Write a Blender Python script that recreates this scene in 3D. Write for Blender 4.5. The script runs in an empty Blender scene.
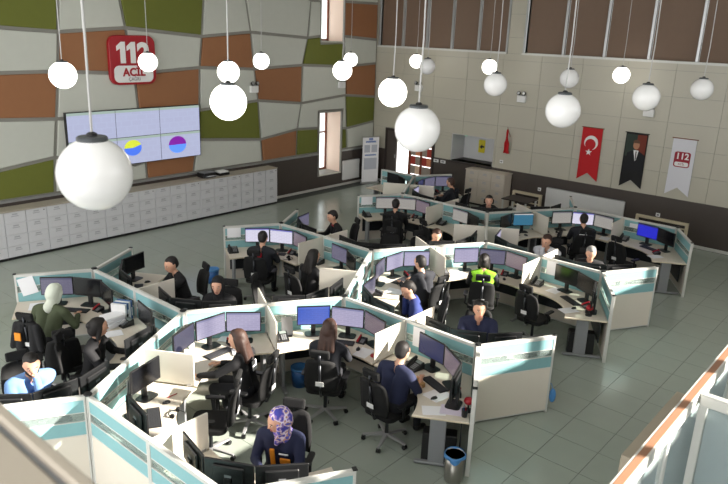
import bpy, bmesh, math, random
import numpy as np
from mathutils import Vector, Matrix, Euler
random.seed(7)
S = bpy.context.scene
COL = S.collection
R = math.radians
# ---------------------------------------------------------------- camera
YAW, PITCH, ROLL, FPX = 0.70162, 0.30016, 0.03787, 681.945
cam_d = bpy.data.cameras.new('camera'); cam = bpy.data.objects.new('camera', cam_d); COL.objects.link(cam)
_f = Vector((-math.sin(YAW)*math.cos(PITCH), math.cos(YAW)*math.cos(PITCH), -math.sin(PITCH)))
_r = Vector((math.cos(YAW), math.sin(YAW), 0)); _u = _r.cross(_f)
c_, s_ = math.cos(ROLL), math.sin(ROLL)
_R = c_*_r + s_*_u; _U = -s_*_r + c_*_u
CAM = Vector((15.647, -18.812, 5.149))
cam.matrix_world = Matrix(((_R.x, _U.x, -_f.x, CAM.x), (_R.y, _U.y, -_f.y, CAM.y), (_R.z, _U.z, -_f.z, CAM.z), (0, 0, 0, 1)))
cam_d.sensor_width = 36.0; cam_d.lens = FPX/728*36; cam_d.clip_start = 0.05; cam_d.clip_end = 200
cam_d.dof.use_dof = True; cam_d.dof.focus_distance = 11.0; cam_d.dof.aperture_fstop = 3.2
S.camera = cam
# ---------------------------------------------------------------- world, sun, exposure
w = bpy.data.worlds.new('daylight'); S.world = w; w.use_nodes = True
bg = w.node_tree.nodes['Background']; bg.inputs[0].default_value = (1.0, 0.992, 0.975, 1); bg.inputs[1].default_value = 2.2
sd = bpy.data.lights.new('sun', 'SUN'); sd.energy = 14.0; sd.angle = R(0.6); sd.color = (1.0, 0.93, 0.82)
so = bpy.data.objects.new('sun', sd); COL.objects.link(so)
SUN = Vector((1.0, 0.52, 0.52)).normalized()
so.rotation_euler = SUN.to_track_quat('Z', 'Y').to_euler(); so.location = (24, 3, 12)
S.view_settings.view_transform = 'Standard'; S.view_settings.look = 'None'
S.view_settings.gamma = 1.0; S.view_settings.use_curve_mapping = False
S.view_settings.exposure = 0.62
# ---------------------------------------------------------------- materials
def lin(c):
    c = c/255.0
    return c/12.92 if c <= 0.04045 else ((c+0.055)/1.055)**2.4
def rgb(t): return (lin(t[0]), lin(t[1]), lin(t[2]), 1)
MATS = {}
def M(name, col=None, rough=0.5, metal=0.0, noise=0.0, scale=6.0, emit=None, es=0.0, trans=0.0, alpha=1.0, bump=0.0, coat=0.0):
    if name in MATS: return MATS[name]
    m = bpy.data.materials.new(name); m.use_nodes = True; MATS[name] = m
    nt = m.node_tree; b = nt.nodes['Principled BSDF']
    b.inputs['Base Color'].default_value = rgb(col); b.inputs['Roughness'].default_value = rough
    b.inputs['Metallic'].default_value = metal; b.inputs['Coat Weight'].default_value = coat
    if trans: b.inputs['Transmission Weight'].default_value = trans
    if alpha < 1: b.inputs['Alpha'].default_value = alpha
    if emit: b.inputs['Emission Color'].default_value = rgb(emit); b.inputs['Emission Strength'].default_value = es
    if noise or bump:
        tc = nt.nodes.new('ShaderNodeTexCoord'); nz = nt.nodes.new('ShaderNodeTexNoise')
        nz.inputs['Scale'].default_value = scale; nz.inputs['Detail'].default_value = 4
        nt.links.new(tc.outputs['Object'], nz.inputs['Vector'])
        if noise:
            mx = nt.nodes.new('ShaderNodeMix'); mx.data_type = 'RGBA'
            c = rgb(col)
            mx.inputs[6].default_value = tuple(v*(1-noise) for v in c[:3])+(1,)
            mx.inputs[7].default_value = tuple(min(1, v*(1+noise)) for v in c[:3])+(1,)
            nt.links.new(nz.outputs['Fac'], mx.inputs[0]); nt.links.new(mx.outputs[2], b.inputs['Base Color'])
        if bump:
            bp = nt.nodes.new('ShaderNodeBump'); bp.inputs['Strength'].default_value = bump
            nt.links.new(nz.outputs['Fac'], bp.inputs['Height']); nt.links.new(bp.outputs[0], b.inputs['Normal'])
    return m
M('panel_white', (196, 198, 190), .7, noise=.03); M('panel_brown', (150, 102, 68), .7, noise=.05); M('panel_olive', (104, 110, 40), .7, noise=.05)
M('groove_grey', (142, 140, 134), .6); M('wainscot', (70, 62, 58), .45, noise=.06, scale=3); M('wall_tile', (182, 178, 164), .38, noise=.03, scale=1.5)
M('plaster', (190, 188, 178), .8, noise=.03); M('ceiling', (205, 205, 200), .8, noise=.02); M('grout', (66, 70, 68), .8)
M('floor_tile', (158, 166, 157), .2, noise=.05, scale=2.2); M('alu', (176, 178, 180), .35, .7); M('alu_white', (206, 206, 202), .4, .1)
M('teal', (130, 176, 181), .75, noise=.05, scale=40); M('part_beige', (218, 210, 198), .65, noise=.02); M('desk', (212, 202, 188), .42, noise=.04, scale=9)
M('divider', (214, 208, 196), .55, noise=.02); M('black_plastic', (22, 22, 24), .4); M('black_cap', (26, 28, 30), .5); M('black_fabric', (12, 12, 14), .85, noise=.15, scale=60)
M('dark_metal', (60, 62, 66), .35, .8); M('chrome', (170, 172, 176), .25, .9); M('cab_white', (206, 206, 210), .45, noise=.02); M('cab_top', (172, 164, 150), .5, noise=.05)
M('handle', (172, 172, 178), .45, .1); M('cab_beige', (198, 188, 176), .5, noise=.02); M('blind', (116, 95, 80), .6, noise=.06); M('wood_red', (120, 62, 40), .45, noise=.1)
M('wood_light', (152, 112, 88), .5, noise=.08, scale=14); M('radiator', (214, 214, 214), .4); M('red', (160, 20, 34), .4); M('red_cloth', (186, 24, 32), .8); M('white_cloth', (214, 214, 222), .85)
M('dark_cloth', (26, 26, 28), .85); M('white', (228, 228, 228), .5); M('paper', (232, 232, 236), .8); M('paper_pink', (214, 204, 222), .8); M('blue_bag', (70, 130, 190), .45); M('steel_bin', (150, 148, 142), .3, .8)
M('cream', (206, 194, 168), .55, noise=.03); M('dark_wood', (48, 40, 38), .5, noise=.1); M('screen_off', (20, 21, 25), .18); M('cord', (186, 186, 186), .5)
M('lamp_lit', (255, 255, 255), .4, emit=(255, 250, 240), es=3.2); M('lamp_off', (250, 250, 252), .22, coat=.4)
M('yellow', (214, 196, 40), .5); M('orange', (226, 140, 30), .6); M('grey_mid', (120, 122, 126), .5); M('blue_plastic', (40, 90, 150), .4); M('skin', (206, 158, 132), .55, noise=.04, scale=20)
M('eye', (24, 18, 16), .25); M('eye_white', (225, 222, 216), .3); M('lips', (160, 84, 78), .5)
def glass(name, col, alpha, rough=.05):
    m = M(name, col, rough); nt = m.node_tree; b = nt.nodes['Principled BSDF']; out = nt.nodes['Material Output']
    t = nt.nodes.new('ShaderNodeBsdfTransparent'); t.inputs[0].default_value = rgb(col)
    mx = nt.nodes.new('ShaderNodeMixShader'); mx.inputs[0].default_value = alpha
    nt.links.new(t.outputs[0], mx.inputs[1]); nt.links.new(b.outputs[0], mx.inputs[2]); nt.links.new(mx.outputs[0], out.inputs[0])
    return m
glass('glass_strip', (215, 228, 226), .22); glass('pane', (240, 244, 244), .08); glass('bin_bag', (110, 170, 220), .7, .4)
def screen_mat(name, base, dark, es, rows=9, k=.965):
    """lit display: rows of faint text lines, a header bar and a side list, all in the screen's own UV"""
    m = bpy.data.materials.new(name); m.use_nodes = True; MATS[name] = m; nt = m.node_tree; b = nt.nodes['Principled BSDF']
    b.inputs['Base Color'].default_value = (.02, .02, .025, 1); b.inputs['Roughness'].default_value = .25
    uv = nt.nodes.new('ShaderNodeTexCoord'); br = nt.nodes.new('ShaderNodeTexBrick')
    br.inputs['Scale'].default_value = 1.0; br.inputs['Brick Width'].default_value = .23; br.inputs['Row Height'].default_value = 1.0/rows
    br.inputs['Mortar Size'].default_value = .018; br.inputs['Color1'].default_value = rgb(base); br.inputs['Color2'].default_value = rgb(tuple(int(v*k) for v in base)); br.inputs['Mortar'].default_value = rgb(tuple(min(255, int(v*(2-k))) for v in base))
    nt.links.new(uv.outputs['UV'], br.inputs['Vector'])
    sx = nt.nodes.new('ShaderNodeSeparateXYZ'); nt.links.new(uv.outputs['UV'], sx.inputs[0])
    gt = nt.nodes.new('ShaderNodeMath'); gt.operation = 'GREATER_THAN'; gt.inputs[1].default_value = .90; nt.links.new(sx.outputs[1], gt.inputs[0])
    mx = nt.nodes.new('ShaderNodeMix'); mx.data_type = 'RGBA'; nt.links.new(gt.outputs[0], mx.inputs[0]); nt.links.new(br.outputs[0], mx.inputs[6]); mx.inputs[7].default_value = rgb(dark)
    nt.links.new(mx.outputs[2], b.inputs['Emission Color']); b.inputs['Emission Strength'].default_value = es*.85
    return m
screen_mat('scr_lav', (186, 180, 212), (150, 150, 190), .62); screen_mat('scr_grey', (120, 116, 140), (90, 90, 120), .55); screen_mat('scr_blue', (60, 92, 190), (70, 100, 200), .8)
screen_mat('scr_white', (215, 212, 232), (120, 120, 190), .75); screen_mat('scr_navy', (46, 52, 92), (50, 56, 96), .6); screen_mat('scr_teal', (58, 120, 150), (200, 200, 200), .6)
screen_mat('scr_deepblue', (36, 40, 190), (40, 40, 120), .8); screen_mat('scr_cream', (176, 172, 166), (120, 118, 126), .55); screen_mat('scr_mauve', (140, 124, 134), (110, 100, 120), .5)
screen_mat('scr_wall', (198, 204, 236), (180, 200, 190), .62, rows=5, k=.99)
# ---------------------------------------------------------------- mesh helpers
class MB:
    def __init__(s): s.v = []; s.f = []; s.uv = None
    def add(s, vs, fs):
        n = len(s.v); s.v += [tuple(p) for p in vs]; s.f += [tuple(i+n for i in q) for q in fs]; return s
    def bb(s, x0, x1, y0, y1, z0, z1):
        return s.add([(x0,y0,z0),(x1,y0,z0),(x1,y1,z0),(x0,y1,z0),(x0,y0,z1),(x1,y0,z1),(x1,y1,z1),(x0,y1,z1)],
                     [(0,3,2,1),(4,5,6,7),(0,1,5,4),(1,2,6,5),(2,3,7,6),(3,0,4,7)])
    def box(s, c, d, m=None):
        t = MB().bb(-d[0]/2, d[0]/2, -d[1]/2, d[1]/2, -d[2]/2, d[2]/2)
        vs = [Vector(p) for p in t.v]
        if m is not None: vs = [m @ p for p in vs]
        return s.add([p+Vector(c) for p in vs], t.f)
    def ring(s, p0, p1, r0, r1, n=10):
        p0, p1 = Vector(p0), Vector(p1); q = (p1-p0).to_track_quat('Z', 'Y'); vs = []
        for p, r in ((p0, r0), (p1, r1)):
            for k in range(n):
                a = 2*math.pi*k/n; vs.append(p + q @ Vector((r*math.cos(a), r*math.sin(a), 0)))
        fs = [(k, (k+1) % n, n+(k+1) % n, n+k) for k in range(n)] + [tuple(range(n-1, -1, -1)), tuple(range(n, 2*n))]
        return s.add(vs, fs)
    def prism(s, pts, z0, z1):
        n = len(pts); vs = [(x, y, z0) for x, y in pts]+[(x, y, z1) for x, y in pts]
        return s.add(vs, [tuple(range(n-1, -1, -1)), tuple(range(n, 2*n))]+[(k, (k+1) % n, n+(k+1) % n, n+k) for k in range(n)])
    def lathe(s, prof, n=16, c=(0, 0, 0)):
        vs = []; m = len(prof)
        for r, z in prof:
            for k in range(n):
                a = 2*math.pi*k/n; vs.append((c[0]+r*math.cos(a), c[1]+r*math.sin(a), c[2]+z))
        fs = [(i*n+k, i*n+(k+1) % n, (i+1)*n+(k+1) % n, (i+1)*n+k) for i in range(m-1) for k in range(n)]
        fs += [tuple(range(n-1, -1, -1)), tuple(range((m-1)*n, m*n))]
        return s.add(vs, fs)
    def ball(s, c, r, nu=12, nv=8, m=None):
        if not hasattr(r, '__len__'): r = (r, r, r)
        vs = [Vector((0, 0, -r[2]))]
        for i in range(1, nv):
            t = math.pi*i/nv
            for k in range(nu):
                a = 2*math.pi*k/nu; vs.append(Vector((r[0]*math.sin(t)*math.cos(a), r[1]*math.sin(t)*math.sin(a), -r[2]*math.cos(t))))
        vs.append(Vector((0, 0, r[2]))); L = len(vs)-1
        fs = [(0, 1+(k+1) % nu, 1+k) for k in range(nu)]
        for i in range(nv-2):
            fs += [(1+i*nu+k, 1+i*nu+(k+1) % nu, 1+(i+1)*nu+(k+1) % nu, 1+(i+1)*nu+k) for k in range(nu)]
        fs += [(L, 1+(nv-2)*nu+k, 1+(nv-2)*nu+(k+1) % nu) for k in range(nu)]
        if m is not None: vs = [m @ v for v in vs]
        return s.add([v+Vector(c) for v in vs], fs)
    def tube(s, pts, r, n=6):
        for a, b in zip(pts, pts[1:]): s.ring(a, b, r, r, n)
        return s
    def capsule(s, a, ra, b, rb, n=10):
        a, b = Vector(a), Vector(b); d = b-a; L = d.length
        if L < 1e-6: return s.ball(a, max(ra, rb), n, 6)
        q = d.to_track_quat('Z', 'Y'); prof = []
        for i in range(1, 4): t = math.pi/2*i/3; prof.append((ra*math.sin(t), -ra*math.cos(t)))
        for i in range(0, 3): t = math.pi/2*i/3; prof.append((rb*math.cos(t), L+rb*math.sin(t)))
        vs = [Vector((0, 0, -ra))]
        for r, z in prof:
            for k in range(n): an = 2*math.pi*k/n; vs.append(Vector((r*math.cos(an), r*math.sin(an), z)))
        vs.append(Vector((0, 0, L+rb))); E = len(vs)-1; m = len(prof)
        fs = [(0, 1+(k+1) % n, 1+k) for k in range(n)]
        for i in range(m-1): fs += [(1+i*n+k, 1+i*n+(k+1) % n, 1+(i+1)*n+(k+1) % n, 1+(i+1)*n+k) for k in range(n)]
        fs += [(E, 1+(m-1)*n+k, 1+(m-1)*n+(k+1) % n) for k in range(n)]
        return s.add([a + q @ v for v in vs], fs)
    def mesh(s, name, mat, smooth=False, bevel=0.0, seg=1):
        me = bpy.data.meshes.new(name); me.from_pydata(s.v, [], s.f); me.update()
        if bevel:
            bm = bmesh.new(); bm.from_mesh(me)
            bmesh.ops.bevel(bm, geom=bm.edges[:], offset=bevel, segments=seg, profile=.6, affect='EDGES', clamp_overlap=True)
            bm.to_mesh(me); bm.free()
        if mat: me.materials.append(MATS[mat] if isinstance(mat, str) else mat)
        if smooth: me.shade_smooth()
        return me
CACHE = {}
def cm(key, fn):
    if key not in CACHE: CACHE[key] = fn()
    return CACHE[key]
def put(me, name, parent=None, loc=(0, 0, 0), rot=(0, 0, 0), mtx=None):
    o = bpy.data.objects.new(name, me); COL.objects.link(o)
    if mtx is not None: o.matrix_local = mtx
    else: o.location = loc; o.rotation_euler = rot
    if parent is not None: o.parent = parent
    return o
def tag(o, label, cat, group=None, kind=None):
    o['label'] = label; o['category'] = cat
    if group: o['group'] = group
    if kind: o['kind'] = kind
    return o
def thing(name, label, cat, loc=(0, 0, 0), rz=0.0, group=None, mtx=None):
    o = put(None, name, None, loc, (0, 0, rz), mtx); return tag(o, label, cat, group)
def struct(me, name, label=None, cat=None, parent=None, **k):
    o = put(me, name, parent, **k)
    if parent is None:
        o['kind'] = 'structure'; o['label'] = label; o['category'] = cat or name.split('_')[0]
    return o
def text_mesh(body, size, mat, extrude=.004, bold=0.0):
    cu = bpy.data.curves.new('txt', 'FONT'); cu.body = body; cu.size = size; cu.extrude = extrude; cu.offset = bold; cu.align_x = 'CENTER'; cu.align_y = 'CENTER'; cu.resolution_u = 3
    o = bpy.data.objects.new('txt', cu); COL.objects.link(o); bpy.context.view_layer.update()
    me = bpy.data.meshes.new_from_object(o.evaluated_get(bpy.context.evaluated_depsgraph_get()))
    bpy.data.objects.remove(o); bpy.data.curves.remove(cu); me.materials.clear(); me.materials.append(MATS[mat]); return me
def rrect(w, h, r, n=4, cx=0, cy=0):
    pts = []
    for sx, sy, a0 in ((1, 1, 0), (-1, 1, 90), (-1, -1, 180), (1, -1, 270)):
        for k in range(n+1):
            a = R(a0+90*k/n); pts.append((cx+sx*(w/2-r)+r*math.cos(a), cy+sy*(h/2-r)+r*math.sin(a)))
    return pts
XW = Matrix(((0, 0, 1, 0), (1, 0, 0, 0), (0, 1, 0, 0), (0, 0, 0, 1)))      # flat artwork -> faces +x, its x along +y
YW = Matrix(((1, 0, 0, 0), (0, 0, -1, 0), (0, 1, 0, 0), (0, 0, 0, 1)))     # flat artwork -> faces -y, its x along +x
# ================================================================ SETTING
ZC = 7.4; YN = -21.0; XR = 19.0
# ---- floor with its tiles
fl = struct(MB().bb(0, XR, YN, 0, -.12, -.006).mesh('floor', 'grout'), 'floor', 'grey-green square floor tiles with dark joints across the hall', 'floor')
tile_me = MB().bb(-.297, .297, -.297, .297, -.012, 0).mesh('tile', 'floor_tile')
def project(p):
    d = Vector(p)-CAM; z = d.dot(_f)
    return (364+FPX*d.dot(_R)/z, 242-FPX*d.dot(_U)/z, z) if z > .1 else None
cand = []
i0 = -int(12.472/.6)-1
for i in range(i0, 12):
    for j in range(-17, 21):
        x, y = 12.472+.6*i+.3, -11.477+.6*j+.3
        if x < .29 or x > XR-.29 or y > -.29 or y < YN+.29: continue
        q = project((x, y, 0))
        inside = q is not None and -15 < q[0] < 743 and 0 < q[1] < 499
        free = 1.0 if (x > 12.2 or x < 4.6) else .45
        cand.append((free*1.0/q[2]**3 if inside else 0, x, y))
cand.sort(reverse=True)
rest = MB()
for k, (a, x, y) in enumerate(cand):
    if k < 300 and a > 0: put(tile_me, 'tile', fl, (x, y, 0))
    else: rest.bb(x-.297, x+.297, y-.297, y+.297, -.012, 0)
o = put(rest.mesh('tiles', 'floor_tile'), 'tiles', fl); o['kind'] = 'stuff'
# ---- left wall (x = 0): openings, wainscot, faceted panels
TH = .70
wl = MB()
wins = [(-2.80, -1.76, .5, 2.55), (-2.80, -1.76, 4.79, 6.9)]
wl.bb(-TH, 0, YN, -2.80, 0, ZC); wl.bb(-TH, 0, -1.76, 0, 0, ZC); wl.bb(-TH, 0, -2.80, -1.76, 0, .5); wl.bb(-TH, 0, -2.80, -1.76, 2.55, 4.79); wl.bb(-TH, 0, -2.80, -1.76, 6.9, ZC)
wall_l = struct(wl.mesh('wall_left', 'groove_grey'), 'wall_left', 'grey wall clad in white, brown and olive faceted panels', 'wall')
PAN = [('O',[(-13.35,6.2),(-11.08,6.38),(-11.2,4.88),(-13.3,4.98)]),('W',[(-11.08,6.38),(-9.78,6.5),(-9.54,5.01),(-11.2,4.88)]),('O',[(-9.78,6.5),(-7.12,6.75),(-7.32,4.85),(-9.54,5.01)]),
('W',[(-7.12,6.75),(-5.99,6.86),(-5.64,5.0),(-7.32,4.85)]),('W',[(-5.99,6.86),(-3.25,5.98),(-3.38,4.88),(-5.64,5.0)]),('W',[(-3.25,5.98),(-2.82,5.98),(-2.79,4.94),(-3.38,4.88)]),
('B',[(-1.77,6.02),(-0.06,6.04),(-0.05,4.87),(-1.73,4.96)]),('W',[(-1.81,6.95),(-0.08,7.1),(-0.06,6.04),(-1.77,6.02)]),('W',[(-13.3,4.98),(-11.2,4.88),(-11.29,4.02),(-13.34,4.0)]),
('B',[(-11.2,4.88),(-9.54,5.01),(-9.38,3.93),(-11.29,4.02)]),('W',[(-9.54,5.01),(-7.32,4.85),(-7.42,4.05),(-9.38,3.93)]),('B',[(-7.32,4.85),(-5.64,5.0),(-5.53,3.98),(-7.42,4.05)]),
('W',[(-5.64,5.0),(-3.38,4.88),(-3.6,4.07),(-5.53,3.98)]),('O',[(-3.38,4.88),(-2.79,4.94),(-2.78,4.72),(-1.72,4.76),(-1.63,4.0),(-3.6,4.07)]),('W',[(-1.73,4.96),(-0.05,4.87),(-0.05,4.09),(-1.63,4.0)]),
('B',[(-13.34,4.0),(-11.29,4.02),(-11.43,2.96),(-13.47,3.06)]),('W',[(-11.29,4.02),(-9.38,3.93),(-9.31,2.89),(-11.43,2.96)]),('B',[(-9.38,3.93),(-7.42,4.05),(-7.48,2.92),(-9.31,2.89)]),
('W',[(-7.42,4.05),(-5.53,3.98),(-5.39,3.08),(-7.48,2.92)]),('B',[(-5.53,3.98),(-3.6,4.07),(-3.63,2.91),(-5.39,3.08)]),('W',[(-3.6,4.07),(-1.63,4.0),(-1.57,3.07),(-3.63,2.91)]),('B',[(-1.63,4.0),(-0.05,4.09),(-0.03,2.95),(-1.57,3.07)]),
('W',[(-13.47,3.06),(-11.43,2.96),(-11.55,2.08),(-13.62,1.83)]),('W',[(-11.43,2.96),(-9.31,2.89),(-9.5,1.66),(-11.55,2.08)]),('W',[(-9.31,2.89),(-7.48,2.92),(-7.57,2.13),(-9.5,1.66)]),('O',[(-7.48,2.92),(-5.39,3.08),(-5.3,1.93),(-7.57,2.13)]),
('W',[(-5.39,3.08),(-3.63,2.91),(-3.8,2.11),(-5.3,1.93)]),('W',[(-3.63,2.91),(-1.57,3.07),(-1.49,1.96),(-1.72,1.98),(-1.72,2.6),(-2.86,2.6),(-2.86,2.07),(-3.8,2.11)]),('O',[(-1.57,3.07),(-0.03,2.95),(-0.04,2.1),(-1.49,1.96)]),
('O',[(-13.62,1.83),(-11.55,2.08),(-11.63,1.24),(-13.7,1.24)]),('W',[(-11.55,2.08),(-9.5,1.66),(-9.2,1.74),(-9.19,1.24),(-11.63,1.24)]),('B',[(-9.2,1.74),(-7.57,2.13),(-7.75,1.24),(-9.19,1.24)]),
('W',[(-7.57,2.13),(-5.3,1.93),(-5.25,1.24),(-7.75,1.24)]),('B',[(-5.3,1.93),(-3.8,2.11),(-3.83,1.26),(-5.25,1.25)]),('O',[(-3.8,2.11),(-2.86,2.07),(-2.84,1.26),(-3.83,1.26)]),('O',[(-1.72,1.98),(-1.49,1.96),(-1.44,1.26),(-1.72,1.26)]),('W',[(-1.49,1.96),(-0.04,2.1),(-0.04,1.26),(-1.44,1.26)])]
zs_ = [6.9, 4.98, 4.0, 3.06, 1.83, 1.24]; cols_ = 'WBWOW,OWBWB,WOWBO'.split(',')
for c in range(3):
    for r in range(5):
        y1 = -13.35-2.05*c-.04*r; PAN.append((cols_[c][r], [(y1-2.05, zs_[r]), (y1, zs_[r]), (y1-.04, zs_[r+1]), (y1-2.09, zs_[r+1])]))
def inset(poly, d):
    n = len(poly); A = sum(poly[i][0]*poly[(i+1) % n][1]-poly[(i+1) % n][0]*poly[i][1] for i in range(n)); sg = 1 if A > 0 else -1; out = []
    for i in range(n):
        p0, p1, p2 = Vector(poly[i-1]), Vector(poly[i]), Vector(poly[(i+1) % n]); e1 = (p1-p0).normalized(); e2 = (p2-p1).normalized()
        n1 = Vector((-e1.y, e1.x))*sg; n2 = Vector((-e2.y, e2.x))*sg; k = 1+n1.dot(n2)
        out.append(tuple(p1+(n1+n2)*d/max(k, .3)))
    return out
PN = {'W': 'panel_white', 'B': 'panel_brown', 'O': 'panel_olive'}
for c, poly in PAN:
    q = inset(poly, .042); n = len(q); A = sum(q[i][0]*q[(i+1) % n][1]-q[(i+1) % n][0]*q[i][1] for i in range(n))
    if A < 0: q = q[::-1]
    q2 = inset(q, .012)
    vs = [(0, y, z) for y, z in q]+[(.04, y, z) for y, z in q]+[(.05, y, z) for y, z in q2]
    fs = [tuple(range(2*n, 3*n))]+[(k, (k+1) % n, n+(k+1) % n, n+k) for k in range(n)]+[(n+k, n+(k+1) % n, 2*n+(k+1) % n, 2*n+k) for k in range(n)]
    put(MB().add(vs, fs).mesh('panel', PN[c]), 'panel', wall_l)
wain = MB().bb(0, .03, YN, -2.82, .08, 1.19).bb(0, .03, -1.74, -.03, .08, 1.19).bb(0, .03, -2.82, -1.74, .08, .48)
put(wain.mesh('wainscot', 'wainscot'), 'wainscot', wall_l)
put(MB().bb(0, .06, YN, -2.84, 1.19, 1.235).bb(0, .06, -1.72, -.06, 1.19, 1.235).mesh('rail', 'alu'), 'rail', wall_l)
struct(MB().bb(0, .045, YN, -.04, 0, .08).mesh('baseboard_left', 'alu_white'), 'baseboard_left', 'pale baseboard strip along the foot of the panelled wall', 'baseboard')
for i, (a, b, c, d) in enumerate(wins):
    wn = struct(None, 'window_%d' % (i+1), ['narrow tall window in the panelled wall above the floor', 'upper narrow window high in the panelled wall'][i], 'window', loc=(0, a, c))
    W_, H_ = b-a, d-c
    fr = MB()
    for y0, y1, z0, z1 in ((0, .06, 0, H_), (W_-.06, W_, 0, H_), (.06, W_-.06, 0, .06), (.06, W_-.06, H_-.06, H_), (.06, W_-.06, H_*.62, H_*.62+.05), (W_*.3, W_*.3+.05, .06, H_-.06)): fr.bb(-.68, -.62, y0, y1, z0, z1)
    put(fr.mesh('frame', 'wood_red'), 'frame', wn)
    put(MB().bb(-.655, -.645, .06, W_-.06, .06, H_-.06).mesh('pane', 'pane'), 'pane', wn)
    put(MB().bb(-.62, .07, -.02, W_+.02, -.035, -.002).mesh('sill', 'plaster'), 'sill', wn)
    t = MB()
    for y0, y1, z0, z1 in ((-.05, 0, -.04, H_+.05), (W_, W_+.05, -.04, H_+.05), (0, W_, H_, H_+.05)): t.bb(0, .055, y0, y1, z0, z1)
    put(t.mesh('trim', 'groove_grey'), 'trim', wn)
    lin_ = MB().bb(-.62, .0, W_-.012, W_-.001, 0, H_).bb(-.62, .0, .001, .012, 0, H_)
    put(lin_.mesh('reveal', 'reveal_painted_lit' if 'reveal_painted_lit' in MATS else M('reveal_painted_lit', (240, 216, 200), .7)), 'reveal', wn)  # reveal colour lightened and warmed to stand in for light falling on it
# ---- back wall (y = 0)
HX0, HX1, HZ0, HZ1 = 3.34, 4.92, 1.2, 2.07        # service hatch
DX0, DX1, DZ1 = .66, 2.62, 1.86                    # doorway
W1 = (.155, 5.03, 4.70, 7.0, 5); W2 = (5.66, 15.2, 4.70, 7.0, 8)
bw = MB()
bw.bb(-TH, DX0, 0, .3, 0, 4.7); bw.bb(DX0, DX1, 0, .3, DZ1, 4.7); bw.bb(DX1, HX0, 0, .3, 0, 4.7); bw.bb(HX0, HX1, 0, .3, 0, HZ0); bw.bb(HX0, HX1, 0, .3, HZ1, 4.7); bw.bb(HX1, XR, 0, .3, 0, 4.7)
bw.bb(-TH, W1[0], 0, .3, 4.7, ZC); bw.bb(W1[1], W2[0], 0, .3, 4.7, ZC); bw.bb(W2[1], XR, 0, .3, 4.7, ZC); bw.bb(W1[0], W1[1], 0, .3, 7.0, ZC); bw.bb(W2[0], W2[1], 0, .3, 7.0, ZC)
wall_b = struct(bw.mesh('wall_back', 'groove_grey'), 'wall_back', 'beige large-tile wall with dark lower band behind the pennants', 'wall')
PX, PZ, ZW = 1.248, .655, 1.19
def sub_rect(rects, hole):
    out = []
    for a, b, c, d in rects:
        h0, h1, k0, k1 = hole
        if h1 <= a or h0 >= b or k1 <= c or k0 >= d: out.append((a, b, c, d)); continue
        if c < k0: out.append((a, b, c, k0))
        if k1 < d: out.append((a, b, k1, d))
        z0, z1 = max(c, k0), min(d, k1)
        if a < h0: out.append((a, h0, z0, z1))
        if h1 < b: out.append((h1, b, z0, z1))
    return [r for r in out if r[1]-r[0] > .02 and r[3]-r[2] > .02]
holes = [(HX0, HX1, HZ0-.02, HZ1), (DX0-.1, DX1+.08, 0, DZ1+.1), (W1[0]-.06, W1[1]+.06, 4.66, 7.06), (W2[0]-.06, W2[1]+.06, 4.66, 7.06)]
for i in range(15):
    for j in range(10):
        rs = [(max(PX*i, .004), min(PX*(i+1), XR-.01), ZW+PZ*j, min(ZW+PZ*(j+1), ZC))]
        if rs[0][3]-rs[0][2] < .03: continue
        for h in holes: rs = sub_rect(rs, h)
        for a, b, c, d in rs:
            put(cm(('wt', round(b-a, 3), round(d-c, 3)), lambda: MB().bb(.004, b-a-.004, -.022, 0, .004, d-c-.004).mesh('tile', 'wall_tile')), 'tile', wall_b, (a, 0, c))
wb = MB()
for a, b in ((.03, DX0-.1), (DX1+.08, XR)): wb.bb(a, b, -.03, 0, .08, ZW)
put(wb.mesh('wainscot', 'wainscot'), 'wainscot', wall_b)
struct(MB().bb(.05, DX0-.1, -.045, 0, 0, .08).bb(DX1+.08, XR, -.045, 0, 0, .08).mesh('baseboard_back', 'alu_white'), 'baseboard_back', 'pale baseboard strip along the foot of the beige tiled wall', 'baseboard')
for i, (x0, x1, z0, z1, n) in enumerate((W1, W2)):
    wn = struct(None, 'window_%d' % (i+3), ['high window with brown slatted blinds nearest the room corner', 'wide high window with brown slatted blinds above the pennants'][i], 'window', loc=(x0, 0, z0))
    W_, H_ = x1-x0, z1-z0; fr = MB().bb(-.06, 0, -.05, .12, -.05, H_+.05).bb(W_, W_+.06, -.05, .12, -.05, H_+.05).bb(0, W_, -.05, .12, H_, H_+.05)
    put(fr.mesh('frame', 'alu'), 'frame', wn)
    put(MB().bb(-.06, W_+.06, -.1, .12, -.06, -.005).mesh('sill', 'alu_white'), 'sill', wn)
    p = W_/n
    for k in range(1, n): put(cm(('mull', H_), lambda: MB().bb(-.035, .035, -.04, .1, 0, H_).mesh('mullion', 'alu', bevel=.006)), 'mullion', wn, (p*k, 0, 0))
    for k in range(n):
        put(cm(('pane', p, H_), lambda: MB().bb(.035, p-.035, .09, .1, 0, H_).mesh('pane', 'pane')), 'pane', wn, (p*k, 0, 0))
        def bl():
            m = MB(); rot = Matrix.Rotation(R(-76), 3, 'X')
            for q in range(int(H_/.05)): m.box((p/2, .045, .03+.05*q), (p-.075, .056, .003), rot)
            return m.mesh('blind', 'blind')
        b = put(cm(('blind', p), bl), 'blind', wn, (p*k, 0, 0)); b['kind'] = 'stuff'
# service hatch recess
ht = struct(None, 'trim_1', 'white lined service hatch recessed in the beige tiled wall', 'trim')
put(MB().bb(HX0-.3, HX1+.3, .75, .8, HZ0-.3, HZ1+.3).bb(HX0, HX0+.02, .0, .75, HZ0, HZ1).bb(HX1-.02, HX1, 0, .75, HZ0, HZ1).bb(HX0, HX1, 0, .75, HZ1-.02, HZ1).mesh('lining', M('hatch_white', (206, 206, 208), .6)), 'lining', ht)
put(MB().bb(HX0-.03, HX1+.03, -.1, .75, HZ0-.05, HZ0).mesh('counter', 'dark_wood'), 'counter', ht)
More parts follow.
